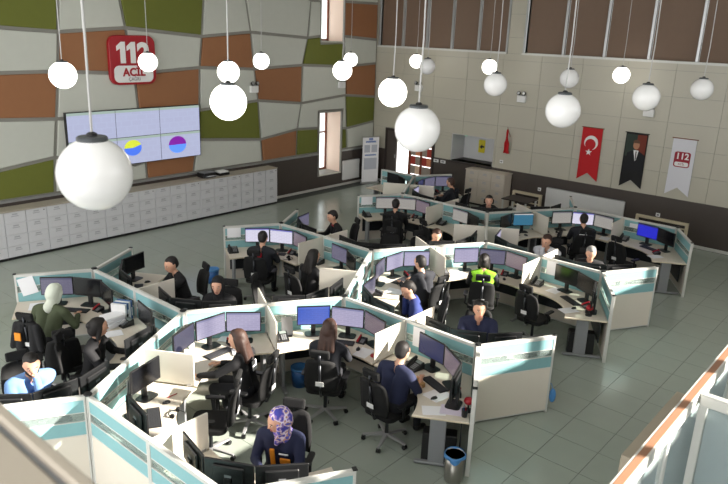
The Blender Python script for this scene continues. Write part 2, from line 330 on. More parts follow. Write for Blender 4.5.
# doorway: dark leaf, daylight gap, glazed wooden door
d1 = struct(None, 'door_1', 'dark door leaf at the doorway beside the room corner', 'door', loc=(DX0, 0, 0))
put(MB().bb(0, .42, -.02, .05, 0, DZ1).mesh('leaf', 'wainscot'), 'leaf', d1); put(MB().bb(-.07, 0, -.05, .2, 0, DZ1+.07).bb(0, DX1-DX0, -.05, .2, DZ1, DZ1+.07).bb(DX1-DX0, DX1-DX0+.07, -.05, .2, 0, DZ1+.07).mesh('frame', 'dark_wood'), 'frame', d1)
put(MB().bb(.38, .40, -.06, -.02, .92, 1.06).mesh('handle', 'chrome'), 'handle', d1)
d2 = struct(None, 'door_2', 'wooden glazed door with red and orange panes by the doorway', 'door', loc=(1.56, .06, 0))
dw = 1.04
put(MB().bb(0, .1, 0, .05, 0, DZ1).bb(dw-.08, dw, 0, .05, 0, DZ1).bb(.1, dw-.08, 0, .05, DZ1-.1, DZ1).bb(.1, dw-.08, 0, .05, 0, .15).bb(.5, .58, 0, .05, .15, DZ1-.1).mesh('frame', 'wood_red'), 'frame', d2)
pc = [M('pane_orange', (214, 140, 100), .4), M('pane_red', (170, 60, 48), .4), M('pane_pale', (226, 196, 170), .4), M('pane_grey', (150, 140, 130), .4)]
for a, b in ((.1, .5), (.58, dw-.08)):
    for r in range(5):
        z0 = .15+(DZ1-.25)*r/5; z1 = .15+(DZ1-.25)*(r+1)/5
        put(MB().bb(a, (a+b)/2-.005, .015, .035, z0, z1-.03).mesh('pane', pc[(r*2+int(a*10)) % 4]), 'pane', d2); put(MB().bb((a+b)/2+.005, b, .015, .035, z0, z1-.03).mesh('pane', pc[(r+1+int(a*3)) % 4]), 'pane', d2)
struct(MB().bb(2.72, 2.9, .3, 4.5, 0, 3.2).mesh('wall_outside', 'plaster'), 'wall_outside', 'unseen added wall keeping the sun out of the doorway', 'wall')  # added out of view to stop sun entering through the door gap
# ---- right wall (x = XR): tall glazing that lets the sun in; ceiling
RW = [(-14.7, -10.45), (-10.4, -6.15), (-6.1, -1.85)]; RZ0, RZ1 = 4.5, 7.1
rw = MB().bb(XR, XR+.3, YN, 0.3, 0, RZ0).bb(XR, XR+.3, YN, .3, RZ1, ZC)
prev = YN
for a, b in RW: rw.bb(XR, XR+.3, prev, a, RZ0, RZ1); prev = b
rw.bb(XR, XR+.3, prev, .3, RZ0, RZ1)
struct(rw.mesh('wall_right', 'plaster'), 'wall_right', 'plain pale wall with high windows facing the panelled wall', 'wall')
for i, (a, b) in enumerate(RW):
    wn = struct(None, 'window_%d' % (i+5), 'high sunlit window of the wall facing the panels, number %s from the back' % ['three', 'two', 'one'][i], 'window', loc=(XR, a, RZ0))
    L = b-a; fr = MB().bb(0, .08, 0, L, 0, .07).bb(0, .08, 0, L, RZ1-RZ0-.07, RZ1-RZ0)
    put(fr.mesh('frame', 'alu'), 'frame', wn)
    for k in range(6): put(MB().bb(0, .08, -.06, .06, 0, RZ1-RZ0).mesh('mullion', 'alu'), 'mullion', wn, (0, min(max(L*k/5, .06), L-.06), 0))
struct(MB().bb(-TH, XR+.3, YN, .3, ZC, ZC+.15).mesh('ceiling', 'ceiling'), 'ceiling', 'pale plain ceiling the globe lamps hang from', 'ceiling')
# ---- visitors' gallery the photograph was taken from
struct(MB().bb(9.5, XR, YN, -18.42, 3.38, 3.5).mesh('trim_2', 'plaster'), 'trim_2', 'gallery deck above the near end of the hall', 'trim')
par = struct(None, 'trim_3', 'beige gallery parapet blurred at the lower left corner', 'trim')
M('parapet', (178, 168, 154), .7, noise=.03)
put(MB().bb(9.5, 16.9, -18.44, -18.32, 3.3, 4.22).mesh('upstand', 'parapet'), 'upstand', par)
put(MB().bb(9.5, 16.9, -18.318, -18.288, 3.3, 4.307).mesh('lip', 'parapet', bevel=.006), 'lip', par)
put(MB().bb(9.5, 16.9, -18.332, -18.318, 4.2, 4.288).mesh('shadow_gap', 'grey_mid'), 'shadow_gap', par)
put(MB().bb(9.5, 16.9, -18.60, -18.332, 4.22, 4.298).mesh('coping', 'parapet', bevel=.006), 'coping', par)
# ================================================================ HONEYCOMB OF WORKSTATIONS
ZP, ZD = 1.20, .74            # partition top, desk top
YR = [-3.05, -7.25, -11.45, -15.65]
ND = {}
for i, y in enumerate(YR): ND['B%d' % i] = (9.07, y); ND['A%d' % i] = (11.49, y)
for i, y in enumerate([-5.15, -9.35, -13.55, -17.75]): ND['L%d' % i] = (7.84, y); ND['K%d' % i] = (5.34, y)
ND['J'] = (4.13, -3.05)
# station: key -> (node, bisector angle, phrase, occupied)
ST = {
 'blue': ('B2', -60, "long-haired woman's blue-screen desk"), 'bin': ('A2', -120, 'desk beside the waste bin'), 'brown': ('L2', 0, "brown-haired woman's desk"),
 'lowleft': ('B3', 60, 'vacant lower-left desk'), 'scarf': ('A3', 120, "flowered-headscarf woman's desk"),
 'green': ('B1', -60, "green-vest operator's desk"), 'vright': ('A1', -120, 'vacant right-hand desk'), 'dark': ('L1', 0, "dark-shirted man's central desk"),
 'rub': ('B2', 60, "face-rubbing man's desk"), 'navy': ('A2', 120, "navy-uniformed man's desk"),
 'radi': ('B0', -60, "radiator-side operator's desk"), 'farright': ('A0', -120, 'vacant far-right desk'), 'tealscr': ('L0', 0, 'teal-screen desk'),
 'white': ('B1', 60, "white-shirted man's desk"), 'grey': ('A1', 120, "grey-haired man's desk"),
 'reach': ('K2', 60, "left-reaching man's desk"), 'veil': ('L2', 120, "black-veiled woman's desk"), 'patch': ('K1', -60, "red-patch operator's desk"),
 'rear': ('L1', -120, "dark-haired woman's rear desk"), 'vblue': ('B2', 180, 'vacant desk behind the blue screen'),
 'profile': ('K1', 60, "profile man's far desk"), 'vmid': ('L1', 120, 'vacant desk behind the central man'), 'peek': ('B1', 180, "peeking man's desk"),
 'empty': ('L0', -120, 'far desk with an empty chair'), 'clad': ('K0', -60, "dark-clad operator's far desk"),
 'clutter': ('K2', -60, 'cluttered left-edge desk'), 'badge': ('L2', -120, "red-badged woman's desk"), 'blueman': ('B3', 180, "light-blue-shirted man's desk"),
 'orange': ('J', 0, "orange-bibbed man's farthest desk"), 'vfar': ('K0', 60, 'vacant desk below the orange-bibbed man'), 'hidden': ('L0', 120, "half-hidden operator's desk"), 'vteal': ('B0', 180, 'vacant desk behind the teal screen'),
 'ext': ('J', -120, 'vacant desk near the fire extinguisher'),
}
def stm(k):
    n, a, _ = ST[k]; return Matrix.Translation((*ND[n], 0)) @ Matrix.Rotation(R(a), 4, 'Z')
def wedge(node, ang):       # station whose bisector leaves node at ang
    for k, (n, a, d) in ST.items():
        if n == node and abs((a-ang+180) % 360-180) < 10: return k
    return None
# ---- half-edge partitions
EDGES = []
def edge(a, b): EDGES.append((a, b))
for i in range(4): edge('B%d' % i, 'A%d' % i)
for i in range(3): edge('L%d' % i, 'K%d' % i)
edge('B0', 'L0'); edge('L0', 'B1'); edge('B1', 'L1'); edge('L1', 'B2'); edge('B2', 'L2'); edge('L2', 'B3'); edge('B3', 'L3'); edge('J', 'K0')
HALF = []
for a, b in EDGES:
    pa, pb = Vector(ND[a]), Vector(ND[b]); m = (pa+pb)/2
    HALF.append((a, pa, m)); HALF.append((b, pb, m))
H_ = 1.21
def arm(n, ang): p = Vector(ND[n]); HALF.append((n, p, p+Vector((math.cos(R(ang)), math.sin(R(ang))))*H_))
for i in range(3): arm('A%d' % i, -60)
arm('A3', 60); arm('A3', -60)
for i in (1, 2): arm('A%d' % i, 60)
for i in range(3): arm('K%d' % i, -120)
for i in (1, 2): arm('K%d' % i, 120)
arm('J', 60); arm('J', 180); arm('B0', 120)
GP = 'teal and beige partition panels of the workstation cluster'
BANDS = [('base_panel', 'part_beige', .05, .715, .042), ('lower_band', 'teal', .725, .885, .036), ('glass_strip', 'glass_strip', .895, .995, .012), ('upper_band', 'teal', 1.005, 1.155, .036)]
used_labels = {}
def uniq(l):
    used_labels[l] = used_labels.get(l, 0)+1; return l
CAPS = set()
for node, p, q in HALF:
    if node == 'L3': continue
    d = q-p; L = d.length; a = math.degrees(math.atan2(d.y, d.x)); Lr = round(L, 3)
    k1, k2 = wedge(node, a+60), wedge(node, a-60)
    ds = [ST[k][2] for k in (k1, k2) if k]
    iend = len(ds) == 1
    if len(ds) == 2: lab = 'partition between %s and %s' % tuple(ds)
    elif ds: lab = 'outer end partition of the %s' % ds[0]
    else: lab = 'outer partition leaving the corner of the %s' % [ST[k][2] for k in ST if ST[k][0] == node][0]
    if not ds and node == 'A0': pass
    t = thing('partition_panel', uniq(lab), 'partition', (p.x, p.y, 0), R(a), GP)
    x0, x1 = .03, Lr-.002
    def fr(): return MB().bb(x0, x1, -.026, .026, 1.155, ZP).bb(x1-.03, x1, -.026, .026, 0.0, 1.155).bb(x0, x0+.02, -.024, .024, 0, 1.155).bb(x0+.02, x1-.03, -.02, .02, .03, .05).bb(x0+.02, x1-.03, -.022, .022, .715, .725).bb(x0+.02, x1-.03, -.022, .022, .885, .895).bb(x0+.02, x1-.03, -.022, .022, .995, 1.005)
    put(cm(('pfr', Lr), lambda: fr().mesh('frame', 'alu_white', bevel=.003)), 'frame', t)
    for nm, mt, z0, z1, th in BANDS:
        put(cm((nm, Lr), lambda: MB().bb(x0+.02, x1-.03, -th/2, th/2, z0, z1).mesh(nm, mt)), nm, t)
    # black end cap on free ends
    if not any((Vector(q)-((Vector(ND[a_])+Vector(ND[b_]))/2)).length < .02 for a_, b_ in EDGES):
        put(cm('endcap', lambda: MB().bb(-.035, .012, -.03, .03, 0, .014).mesh('cap', 'black_cap', bevel=.003)), 'cap', t, (Lr, 0, ZP))
for n, (x, y) in ND.items():
    ks = [ST[k][2] for k in ST if ST[k][0] == n]
    if not ks: continue
    lab = 'corner post at the ' + ks[0] if len(ks) == 1 else 'corner post joining the %s and %s' % (ks[0], ks[1])
    t = thing('partition_post', lab, 'post', (x, y, 0), 0, 'partition corner posts')
    put(cm('post', lambda: MB().ring((0, 0, 0), (0, 0, 1.2), .034, .034, 6).mesh('column', 'alu_white')), 'column', t)
    put(cm('postcap', lambda: MB().lathe([(.045, 1.2), (.048, 1.206), (.046, 1.222), (.03, 1.228)], 6).mesh('cap', 'black_cap')), 'cap', t)
# ---- white dividers at the middle of each edge
def stations_at(m, nrm):
    # the two stations on the side nrm of the midpoint m
    out = []
    for k, (n, a, d) in ST.items():
        p = Vector(ND[n])
        if (p-m).length < 1.3:
            b = Vector((math.cos(R(a)), math.sin(R(a))))
            if b.dot(nrm) > .5: out.append(k)
    return out
for a, b in EDGES:
    pa, pb = Vector(ND[a]), Vector(ND[b]); m = (pa+pb)/2; d = (pb-pa).normalized()
    for s in (1, -1):
        nrm = Vector((-d.y, d.x))*s; ks = stations_at(m, nrm)
        if not ks or set(ks) in ({'clutter', 'badge'}, {'badge', 'blueman'}, {'dark', 'rub'}): continue
        if len(ks) == 2: lab = 'white desk divider between %s and %s' % (ST[ks[0]][2], ST[ks[1]][2])
        else: lab = 'white desk divider at the end of %s' % ST[ks[0]][2]
        t = thing('desk_divider', uniq(lab), 'divider', (m.x, m.y, ZD), math.atan2(nrm.y, nrm.x), 'white dividers between neighbouring desks')
        put(cm('divb', lambda: MB().bb(.03, .70, -.011, .011, .012, .45).mesh('board', 'divider', bevel=.003)), 'board', t)
        for fx in (.105, .625): put(cm('divf', lambda: MB().bb(-.025, .025, -.02, .02, 0, .03).mesh('foot', 'chrome')), 'foot', t, (fx, 0, 0))
# ---- desks
AE = 1.195
def desk_outline():
    c6, s6 = math.cos(R(60)), math.sin(R(60)); off = .04
    back = [(off/s6, 0)]; e1 = Vector((c6, s6))*AE; n1 = Vector((s6, -c6)); A = e1+n1*.035; F = e1+n1*.72
    pts = [back[0], (A.x, -A.y), (F.x, -F.y)]
    P0, P1, P2 = Vector((F.x, -F.y)), Vector((.62, 0)), Vector((F.x, F.y))
    N = 14
    for k in range(1, N):
        t = k/N; pts.append(tuple((1-t)**2*P0+2*t*(1-t)*P1+t*t*P2))
    return pts+[(F.x, F.y), (A.x, A.y)]
DO = desk_outline()
desk_top = MB().prism(DO, ZD-.03, ZD).mesh('desktop', 'desk', bevel=.004)
desk_edge = MB().prism(inset(DO, -.0015), ZD-.024, ZD-.008).mesh('edge_band', 'cream')
def leg_mesh(s):
    m = MB(); c6, s6 = math.cos(R(60)), s*math.sin(R(60)); e = Vector((c6, s6, 0)); n = Vector((abs(s6), -s*c6, 0))
    rot = Matrix((e.to_tuple(), n.to_tuple(), (0, 0, 1))).transposed()
    b = e*(AE-.12)
    m.box(b+n*.40+Vector((0, 0, .38)), (.045, .20, .66), rot)
    m.box(b+n*.36+Vector((0, 0, .035)), (.06, .62, .035), rot)
    m.box(b+n*.38+Vector((0, 0, .695)), (.05, .55, .03), rot)
    return m.mesh('leg', 'grey_leg' if 'grey_leg' in MATS else M('grey_leg', (150, 152, 156), .4, .4), bevel=.008)
legs = [leg_mesh(1), leg_mesh(-1)]
def modesty():
    m = MB(); 
    for s in (1, -1):
        e = Vector((.5, s*.866, 0)); n = Vector((.866, -s*.5, 0)); rot = Matrix((e.to_tuple(), n.to_tuple(), (0, 0, 1))).transposed()
        m.box(e*.66+n*.12+Vector((0, 0, .5)), (.9, .018, .4), rot)
    return m.mesh('modesty_panel', 'dark_metal')
mod_me = modesty()
def add_desk(k):
    t = thing('corner_desk', 'beige boomerang desktop of the ' + ST[k][2], 'desk', group='boomerang corner desks', mtx=stm(k))
    put(desk_top, 'desktop', t); put(desk_edge, 'edge_band', t)
    for l in legs: put(l, 'leg', t)
    put(mod_me, 'modesty_panel', t)
for k in ST: add_desk(k)
# ---- monitors
def mon_house():
    m = MB().bb(-.012, .014, -.252, .252, .155, .462)
    return m.mesh('housing', 'black_plastic', bevel=.005)
def mon_back(): return MB().bb(-.04, -.012, -.16, .16, .2, .42).mesh('back_panel', 'black_plastic', bevel=.012)
def mon_base():
    return MB().prism(rrect(.19, .26, .05), 0, .012).bb(-.06, -.02, -.035, .035, .012, .3).mesh('stand', 'black_plastic', bevel=.003)
def scr(mt):
    m = MB().add([(.0146, -.238, .172), (.0146, .238, .172), (.0146, .238, .447), (.0146, -.238, .447)], [(0, 1, 2, 3)])
    me = m.mesh('screen', mt); uv = me.uv_layers.new(name='uv')
    for l, c in zip(uv.data, ((0, 0), (1, 0), (1, 1), (0, 1))): l.uv = c
    return me
def monitor(k, lx, ly, ang, mt, word, tilt=0):
    mtx = stm(k) @ Matrix.Translation((lx, ly, ZD)) @ Matrix.Rotation(R(ang), 4, 'Z')
    t = thing('monitor', '%s monitor on the %s' % (word, ST[k][2]), 'monitor', group='monitors on the workstation desks', mtx=mtx)
    put(cm('mh', mon_house), 'housing', t); put(cm('mbk', mon_back), 'back_panel', t); put(cm('mb', mon_base), 'stand', t)
    put(cm(('scr', mt), lambda: scr(mt)), 'screen', t)
    put(cm('mlogo', lambda: MB().bb(-.042, -.04, -.035, .035, .29, .33).mesh('vent', 'grey_mid')), 'vent', t)
    return t
def pos3(k, flip=1): return [(.505, -.355*flip, 20*flip), (.44, .15*flip, -1*flip), (.63, .60*flip, -42*flip)]
# screens: seen from the chair: left, middle, right  (local -y is the sitter's ... left is -y)
SCR = {
 'blue': ('scr_blue', 'scr_lav', 'scr_mauve'), 'bin': ('scr_navy', 'scr_mauve', 'screen_off'), 'brown': ('scr_navy', 'scr_lav', 'scr_lav'), 'lowleft': ('scr_lav', 'screen_off', 'screen_off'),
 'scarf': ('scr_lav', 'scr_lav', 'scr_grey'), 'green': ('scr_lav', 'scr_grey', 'scr_mauve'), 'vright': ('screen_off', 'screen_off', 'screen_off'), 'dark': ('scr_grey', 'scr_lav', 'scr_lav'),
 'rub': ('scr_lav', 'scr_grey', 'scr_grey'), 'navy': ('scr_lav', 'scr_grey', 'scr_grey'), 'radi': ('scr_cream', 'scr_white', 'scr_cream'), 'farright': ('scr_deepblue', 'screen_off', None),
 'tealscr': (None, 'screen_off', 'scr_teal'), 'patch': ('scr_white', 'scr_white', 'scr_mauve'), 'rear': ('scr_grey', 'screen_off', None), 'clutter': ('scr_grey', 'screen_off', 'screen_off'), 'clad': ('scr_cream', 'scr_cream', 'scr_mauve'),
 'orange': ('scr_navy', 'scr_grey', 'scr_grey'), 'reach': ('screen_off', 'screen_off', 'screen_off'), 'profile': ('screen_off', 'screen_off', 'scr_grey'), 'badge': ('screen_off', 'screen_off', 'screen_off'), 'ext': ('screen_off', 'screen_off', None), 'empty': ('scr_cream', 'screen_off', None), 'vteal': (None, 'screen_off', 'screen_off')}
FLIP = {}
WORD = ['left', 'middle', 'right']
MONPOS = {}
for k in ST:
    for i, (x, y, a) in enumerate(MONPOS.get(k, pos3(k, FLIP.get(k, 1)))):
        s = SCR.get(k, ('scr_lav', 'scr_grey', 'scr_lav'))[i]
        if s is None: continue
        wd = WORD[i] if FLIP.get(k, 1) > 0 else WORD[2-i]
        monitor(k, x+random.uniform(-.01, .01), y+random.uniform(-.005, .005), a+random.uniform(-2, 2), s, wd)
# ---- desk equipment
def kb_body(): return MB().bb(-.075, .075, -.22, .22, .0, .016).mesh('body', 'black_plastic', bevel=.005)
def kb_keys():
    m = MB()
    for r in range(5):
        for c in range(14): m.bb(-.065+.026*r, -.044+.026*r, -.21+.03*c, -.186+.03*c, .016, .022)
    return m.mesh('keys', M('key_grey', (52, 53, 57), .5))
def keyboard(k, x, y, a, note=''):
    t = thing('keyboard', 'black keyboard on the %s' % ST[k][2], 'keyboard', group='black keyboards', mtx=stm(k) @ Matrix.Translation((x, y, ZD)) @ Matrix.Rotation(R(a), 4, 'Z'))
    put(cm('kbb', kb_body), 'body', t); o = put(cm('kbk', kb_keys), 'keys', t); o['kind'] = 'stuff'
def mouse(k, x, y, a):
    t = thing('computer_mouse', 'black computer mouse on the %s' % ST[k][2], 'mouse', group='black computer mice', mtx=stm(k) @ Matrix.Translation((x, y, ZD)) @ Matrix.Rotation(R(a), 4, 'Z'))
    def body():
        m = MB(); b = MB().ball((0, 0, 0), (.055, .032, .034), 12, 8); m.add([(px, py, max(pz, 0)) for px, py, pz in b.v], b.f); return m.mesh('shell', 'black_plastic', True)
    put(cm('mouseb', body), 'shell', t); put(cm('mousew', lambda: MB().ring((-.028, -.004, .03), (-.028, .004, .03), .008, .008, 8).mesh('wheel', 'grey_mid')), 'wheel', t)
def phone(k, x, y, a, red=False):
    c = 'red' if red else 'black_plastic'
    lab = ('red desk telephone on the %s' if red else 'black desk telephone on the %s') % ST[k][2]
    t = thing('desk_telephone', lab, 'telephone', group='red desk telephones' if red else 'black desk telephones', mtx=stm(k) @ Matrix.Translation((x, y, ZD)) @ Matrix.Rotation(R(a), 4, 'Z') @ Matrix.Scale(.68 if red else 1.0, 4))
    def base():
        m = MB(); m.add([(.1, -.1, 0), (.1, .1, 0), (-.1, .1, 0), (-.1, -.1, 0), (.1, -.1, .025), (.1, .1, .025), (-.1, .1, .10), (-.1, -.1, .10)], [(0, 3, 2, 1), (4, 5, 6, 7), (0, 1, 5, 4), (1, 2, 6, 5), (2, 3, 7, 6), (3, 0, 4, 7)][::1])
        return m.mesh('base', 'black_plastic', bevel=.006)
    def hand():
        m = MB(); m.capsule((.085, -.065, .062), .02, (-.085, -.065, .128), .02, 8).ball((.085, -.065, .055), (.028, .026, .024), 10, 6).ball((-.085, -.065, .12), (.028, .026, .024), 10, 6); return m.mesh('handset', c, True)
    def pad():
        m = MB(); rot = Matrix.Rotation(math.atan2(.075, .2), 3, 'Y')
        for i in range(4):
            for j in range(3): m.box((.07-.026*i, .0+.028*j, .042+.026*i*.375), (.018, .02, .008), rot)
        return m.mesh('keypad', 'grey_mid')
    put(cm('phb', base), 'base', t); put(cm(('phh', c), hand), 'handset', t); put(cm('phk', pad), 'keypad', t)
    if not red:
        rot = Matrix.Rotation(math.atan2(.075, .2), 3, 'Y')
        put(cm('phs', lambda: MB().box((-.06, .03, .092), (.05, .1, .008), rot).mesh('display', M('lcd', (120, 130, 128), .3))), 'display', t)
def paper(k, x, y, a, w=.21, h=.297, n=1, mat='paper', lab='white sheet of paper'):
    m = MB()
    for i in range(n): m.box((random.uniform(-.006, .006), random.uniform(-.006, .006), .0012+.0022*i), (h, w, .002), Matrix.Rotation(R(random.uniform(-4, 4)*(i > 0)), 3, 'Z'))
    o = put(m.mesh('paper_sheet', mat), 'paper_sheet', None, mtx=stm(k) @ Matrix.Translation((x, y, ZD+.0005)) @ Matrix.Rotation(R(a), 4, 'Z'))
    tag(o, '%s on the %s' % (lab, ST[k][2]), 'paper', 'papers lying on the desks'); return o
def headset(k, x, y, a):
    t = thing('headset', 'black headset lying on the %s' % ST[k][2], 'headset', group='black headsets', mtx=stm(k) @ Matrix.Translation((x, y, ZD)) @ Matrix.Rotation(R(a), 4, 'Z'))
    pts = [(.075*math.cos(R(b)), .075*math.sin(R(b)), .02) for b in range(0, 181, 20)]
    put(cm('hsb', lambda: MB().tube(pts, .007, 6).mesh('headband', 'black_plastic', True)), 'headband', t)
    for s in (1, -1): put(cm(('hse', s), lambda: MB().ring((s*.06, 0, .026), (s*.09, 0, .026), .026, .03, 12).mesh('ear_cushion', 'black_fabric')), 'ear_cushion', t)
    put(cm('hsm', lambda: MB().tube([(.075, -.01, .02), (.06, -.09, .015), (.02, -.12, .015)], .005, 6).mesh('microphone_boom', 'black_plastic')), 'microphone_boom', t)
for k in ST:
    f = FLIP.get(k, 1)
    if k in ('bin', 'vfar', 'vteal', 'hidden', 'ext', 'clutter', 'farright'): continue
    keyboard(k, .685+random.uniform(-.01, .01), .09*f, random.uniform(-3, 3))
    mouse(k, .84, (.10*f)+.30, random.uniform(-20, 20))
    phone(k, .82+random.uniform(-.03, .03), -.76*f, 32*f)
    if k not in ('vblue', 'vmid', 'empty', 'lowleft', 'reach'): phone(k, .595, .405*f, -15*f, True)
# ================================================================ WALL FURNITURE, LAMPS
ORD = 'first second third fourth fifth sixth seventh eighth ninth tenth eleventh twelfth thirteenth fourteenth fifteenth sixteenth seventeenth eighteenth nineteenth twentieth twenty-first twenty-second'.split()
CW = .468
def cab_body(mt): return MB().bb(.065, .475, -CW+.002, -.002, .06, 1.088).mesh('body', mt)
def cab_plinth(): return MB().bb(.075, .45, -CW+.004, -.004, 0, .06).mesh('plinth', 'black_plastic')
def cab_drawer(mt): return MB().bb(.475, .495, -CW+.008, -.008, .006, .249).mesh('drawer', mt, bevel=.003)
def cab_handle(): return MB().bb(.495, .507, -CW/2-.075, -CW/2+.075, .15, .166).bb(.495, .497, -CW/2-.06, -CW/2+.06, .185, .215).mesh('handle', 'handle')
def cab_lock(): return MB().ring((.495, -.06, .2), (.502, -.06, .2), .013, .013, 8).mesh('lock', 'dark_metal')
def cabinet(loc, rz, label, grp, lock=False, mt='cab_white'):
    t = thing('drawer_cabinet', label, 'cabinet', loc, rz, grp)
    put(cm(('cb', mt), lambda: cab_body(mt)), 'body', t); put(cm('cp', cab_plinth), 'plinth', t)
    for d in range(4):
        o = put(cm(('cd', mt), lambda: cab_drawer(mt)), 'drawer', t, (0, 0, .06+.257*d)); put(cm('ch', cab_handle), 'handle', o)
        if d == 3 and lock: put(cm('cl', cab_lock), 'lock', o)
Y0 = -5.06
for i in range(22): cabinet((0, Y0-CW*i, 0), 0, 'white four-drawer cabinet, %s from the window end of the long row' % ORD[i], 'white drawer cabinets along the panelled wall', i % 3 == 0)
o = put(MB().bb(.065, .51, Y0-CW*22, Y0+.004, 1.088, 1.12).mesh('worktop', 'cab_top', bevel=.004), 'worktop'); tag(o, 'grey-beige worktop running along the row of white drawer cabinets', 'worktop')
for i in range(3): cabinet((4.27+CW*(i+1), -.0, 0), R(-90), 'pale drawer cabinet below the service hatch, %s' % ['left of three', 'middle of three', 'right of three'][i], 'pale cabinets below the hatch', False, 'cab_beige')
o = put(MB().bb(4.26, 4.28+CW*3, -.51, -.03, 1.088, 1.12).mesh('worktop', 'cab_beige', bevel=.004), 'worktop'); tag(o, 'pale worktop over the three cabinets below the hatch', 'worktop')
# printer on the worktop
t = thing('printer', 'black and grey printer with open paper trays on the cabinet worktop', 'printer', (.10, -7.5, 1.12))
put(MB().bb(.02, .34, -.20, .22, 0, .13).mesh('body', 'black_plastic', bevel=.012), 'body', t); put(MB().bb(.06, .32, -.18, .20, .13, .155).mesh('lid', 'grey_mid', bevel=.006), 'lid', t)
put(MB().box((.40, 0, .05), (.16, .30, .012), Matrix.Rotation(R(-8), 3, 'Y')).mesh('output_tray', 'grey_mid'), 'output_tray', t); put(MB().box((.40, 0, .062), (.14, .21, .006), Matrix.Rotation(R(-8), 3, 'Y')).mesh('paper', 'paper'), 'paper', t)
t = thing('box_file', 'white box with black lid beside the printer on the worktop', 'box', (.12, -7.02, 1.12)); put(MB().bb(0, .3, -.12, .22, 0, .07).mesh('tray', 'black_plastic', bevel=.006), 'tray', t); put(MB().bb(.02, .28, -.1, .2, .07, .11).mesh('lid', 'white', bevel=.006), 'lid', t)
# video wall
vw = thing('video_wall', 'video wall of six screens with pie charts on the panelled wall', 'video wall', (.055, -11.265, 1.728))
put(MB().bb(0, .10, -.01, 3.70, -.01, 1.367).mesh('casing', 'black_plastic'), 'casing', vw)
PW, PH = 3.69/3, 1.357/2
def wall_scr():
    m = MB().add([(.1, .006, .006), (.1, PW-.006, .006), (.1, PW-.006, PH-.006), (.1, .006, PH-.006), (.105, .012, .012), (.105, PW-.012, .012), (.105, PW-.012, PH-.012), (.105, .012, PH-.012)], [(4, 5, 6, 7), (0, 1, 5, 4), (1, 2, 6, 5), (2, 3, 7, 6), (3, 0, 4, 7)])
    me = m.mesh('screen', 'scr_wall'); uv = me.uv_layers.new(name='uv')
    for p in me.polygons:
        for li in p.loop_indices:
            v = me.vertices[me.loops[li].vertex_index].co; uv.data[li].uv = (v.y/PW, v.z/PH)
    return me
scrs = {}
for c in range(3):
    for r in range(2): scrs[c, r] = put(cm('wscr', wall_scr), 'screen', vw, (0, c*PW, r*PH))
def pie(parent, y, z, rad, a0, a1, col, nm):
    M(nm, col, .5, emit=col, es=.55); pts = [(0, 0)]+[(rad*math.cos(R(a0+(a1-a0)*k/16)), rad*.82*math.sin(R(a0+(a1-a0)*k/16))) for k in range(17)]
    put(MB().prism(pts, 0, .002).mesh('pie_slice', nm), 'pie_slice', parent, mtx=Matrix.Translation((.1055, y, z)) @ XW)
pie(scrs[1, 0], .42, .40, .24, 180, 380, (70, 110, 220), 'pie_blue'); pie(scrs[1, 0], .42, .40, .24, 20, 180, (196, 206, 60), 'pie_lime')
pie(scrs[2, 0], .50, .36, .27, 0, 180, (118, 30, 150), 'pie_purple'); pie(scrs[2, 0], .50, .36, .27, 180, 360, (90, 140, 240), 'pie_sky')
pie(scrs[0, 0], .50, .36, .25, 90, 360, (90, 140, 240), 'pie_sky'); pie(scrs[0, 0], .50, .36, .25, 0, 90, (196, 206, 60), 'pie_lime')
# 112 ACIL sign
sg = thing('emergency_sign', 'red rounded wall sign reading 112 ACİL', 'sign', (.055, -9.46, 4.26))
put(MB().prism(rrect(1.24, 1.16, .2), 0, .11).mesh('panel', 'red', bevel=.01), 'panel', sg, mtx=XW)
put(MB().prism(rrect(1.06, .40, .13), .11, .116).mesh('lower_field', 'white'), 'lower_field', sg, mtx=XW @ Matrix.Translation((0, -.325, 0)))
one = [(-.03, 0), (.105, 0), (.105, .50), (.0, .50), (-.125, .40), (-.125, .29), (-.03, .345)]
for ox in (-.31, -.04): put(MB().prism(one, .11, .122).mesh('numeral', 'white'), 'numeral', sg, mtx=XW @ Matrix.Translation((ox, -.07, 0)))
two = text_mesh('2', .66, 'white', .006, .03); zs2 = [v.co for v in two.vertices]; y0_, y1_ = min(v.y for v in zs2), max(v.y for v in zs2); x0_, x1_ = min(v.x for v in zs2), max(v.x for v in zs2)
put(two, 'numeral', sg, mtx=XW @ Matrix.Translation((.29, -.07, .116)) @ Matrix.Diagonal((.36/(x1_-x0_), .50/(y1_-y0_), 1, 1)) @ Matrix.Translation((-(x0_+x1_)/2, -y0_, 0)))
put(text_mesh('ACİL', .26, 'red', .004, .010), 'lettering', sg, mtx=XW @ Matrix.Translation((0, -.29, .12)))
put(text_mesh('ÇAĞRI', .11, 'grey_mid', .003), 'small_lettering', sg, mtx=XW @ Matrix.Translation((0, -.45, .12)))
# emergency twin-head lights
def emlight(mtx, lab):
    t = thing('emergency_light', lab, 'light', group='twin-head emergency lights', mtx=mtx)
    put(cm('emb', lambda: MB().bb(-.14, .14, -.09, 0, -.1, .1).mesh('battery_box', 'white', bevel=.01)), 'battery_box', t)
    for s in (-1, 1):
        h = put(cm('emh', lambda: MB().lathe([(.03, 0), (.055, .01), (.06, .06), (.05, .065)], 12).mesh('lamp_head', 'black_plastic')), 'lamp_head', t, (s*.085, -.06, .15), (R(70), 0, 0))
        put(cm('eml', lambda: MB().lathe([(.045, .064), (.045, .068)], 12).mesh('lens', 'alu')), 'lens', h)
    put(cm('emk', lambda: MB().bb(-.1, .1, -.07, -.05, .1, .115).mesh('bracket', 'grey_mid')), 'bracket', t)
for (x, z), l in zip([(1.93, 3.40), (5.74, 3.38), (9.48, 3.35)], ['nearest the room corner', 'right of the red flag', 'above the portrait pennant']): emlight(Matrix.Translation((x, -.024, z)), 'twin-head emergency light on the beige wall ' + l)
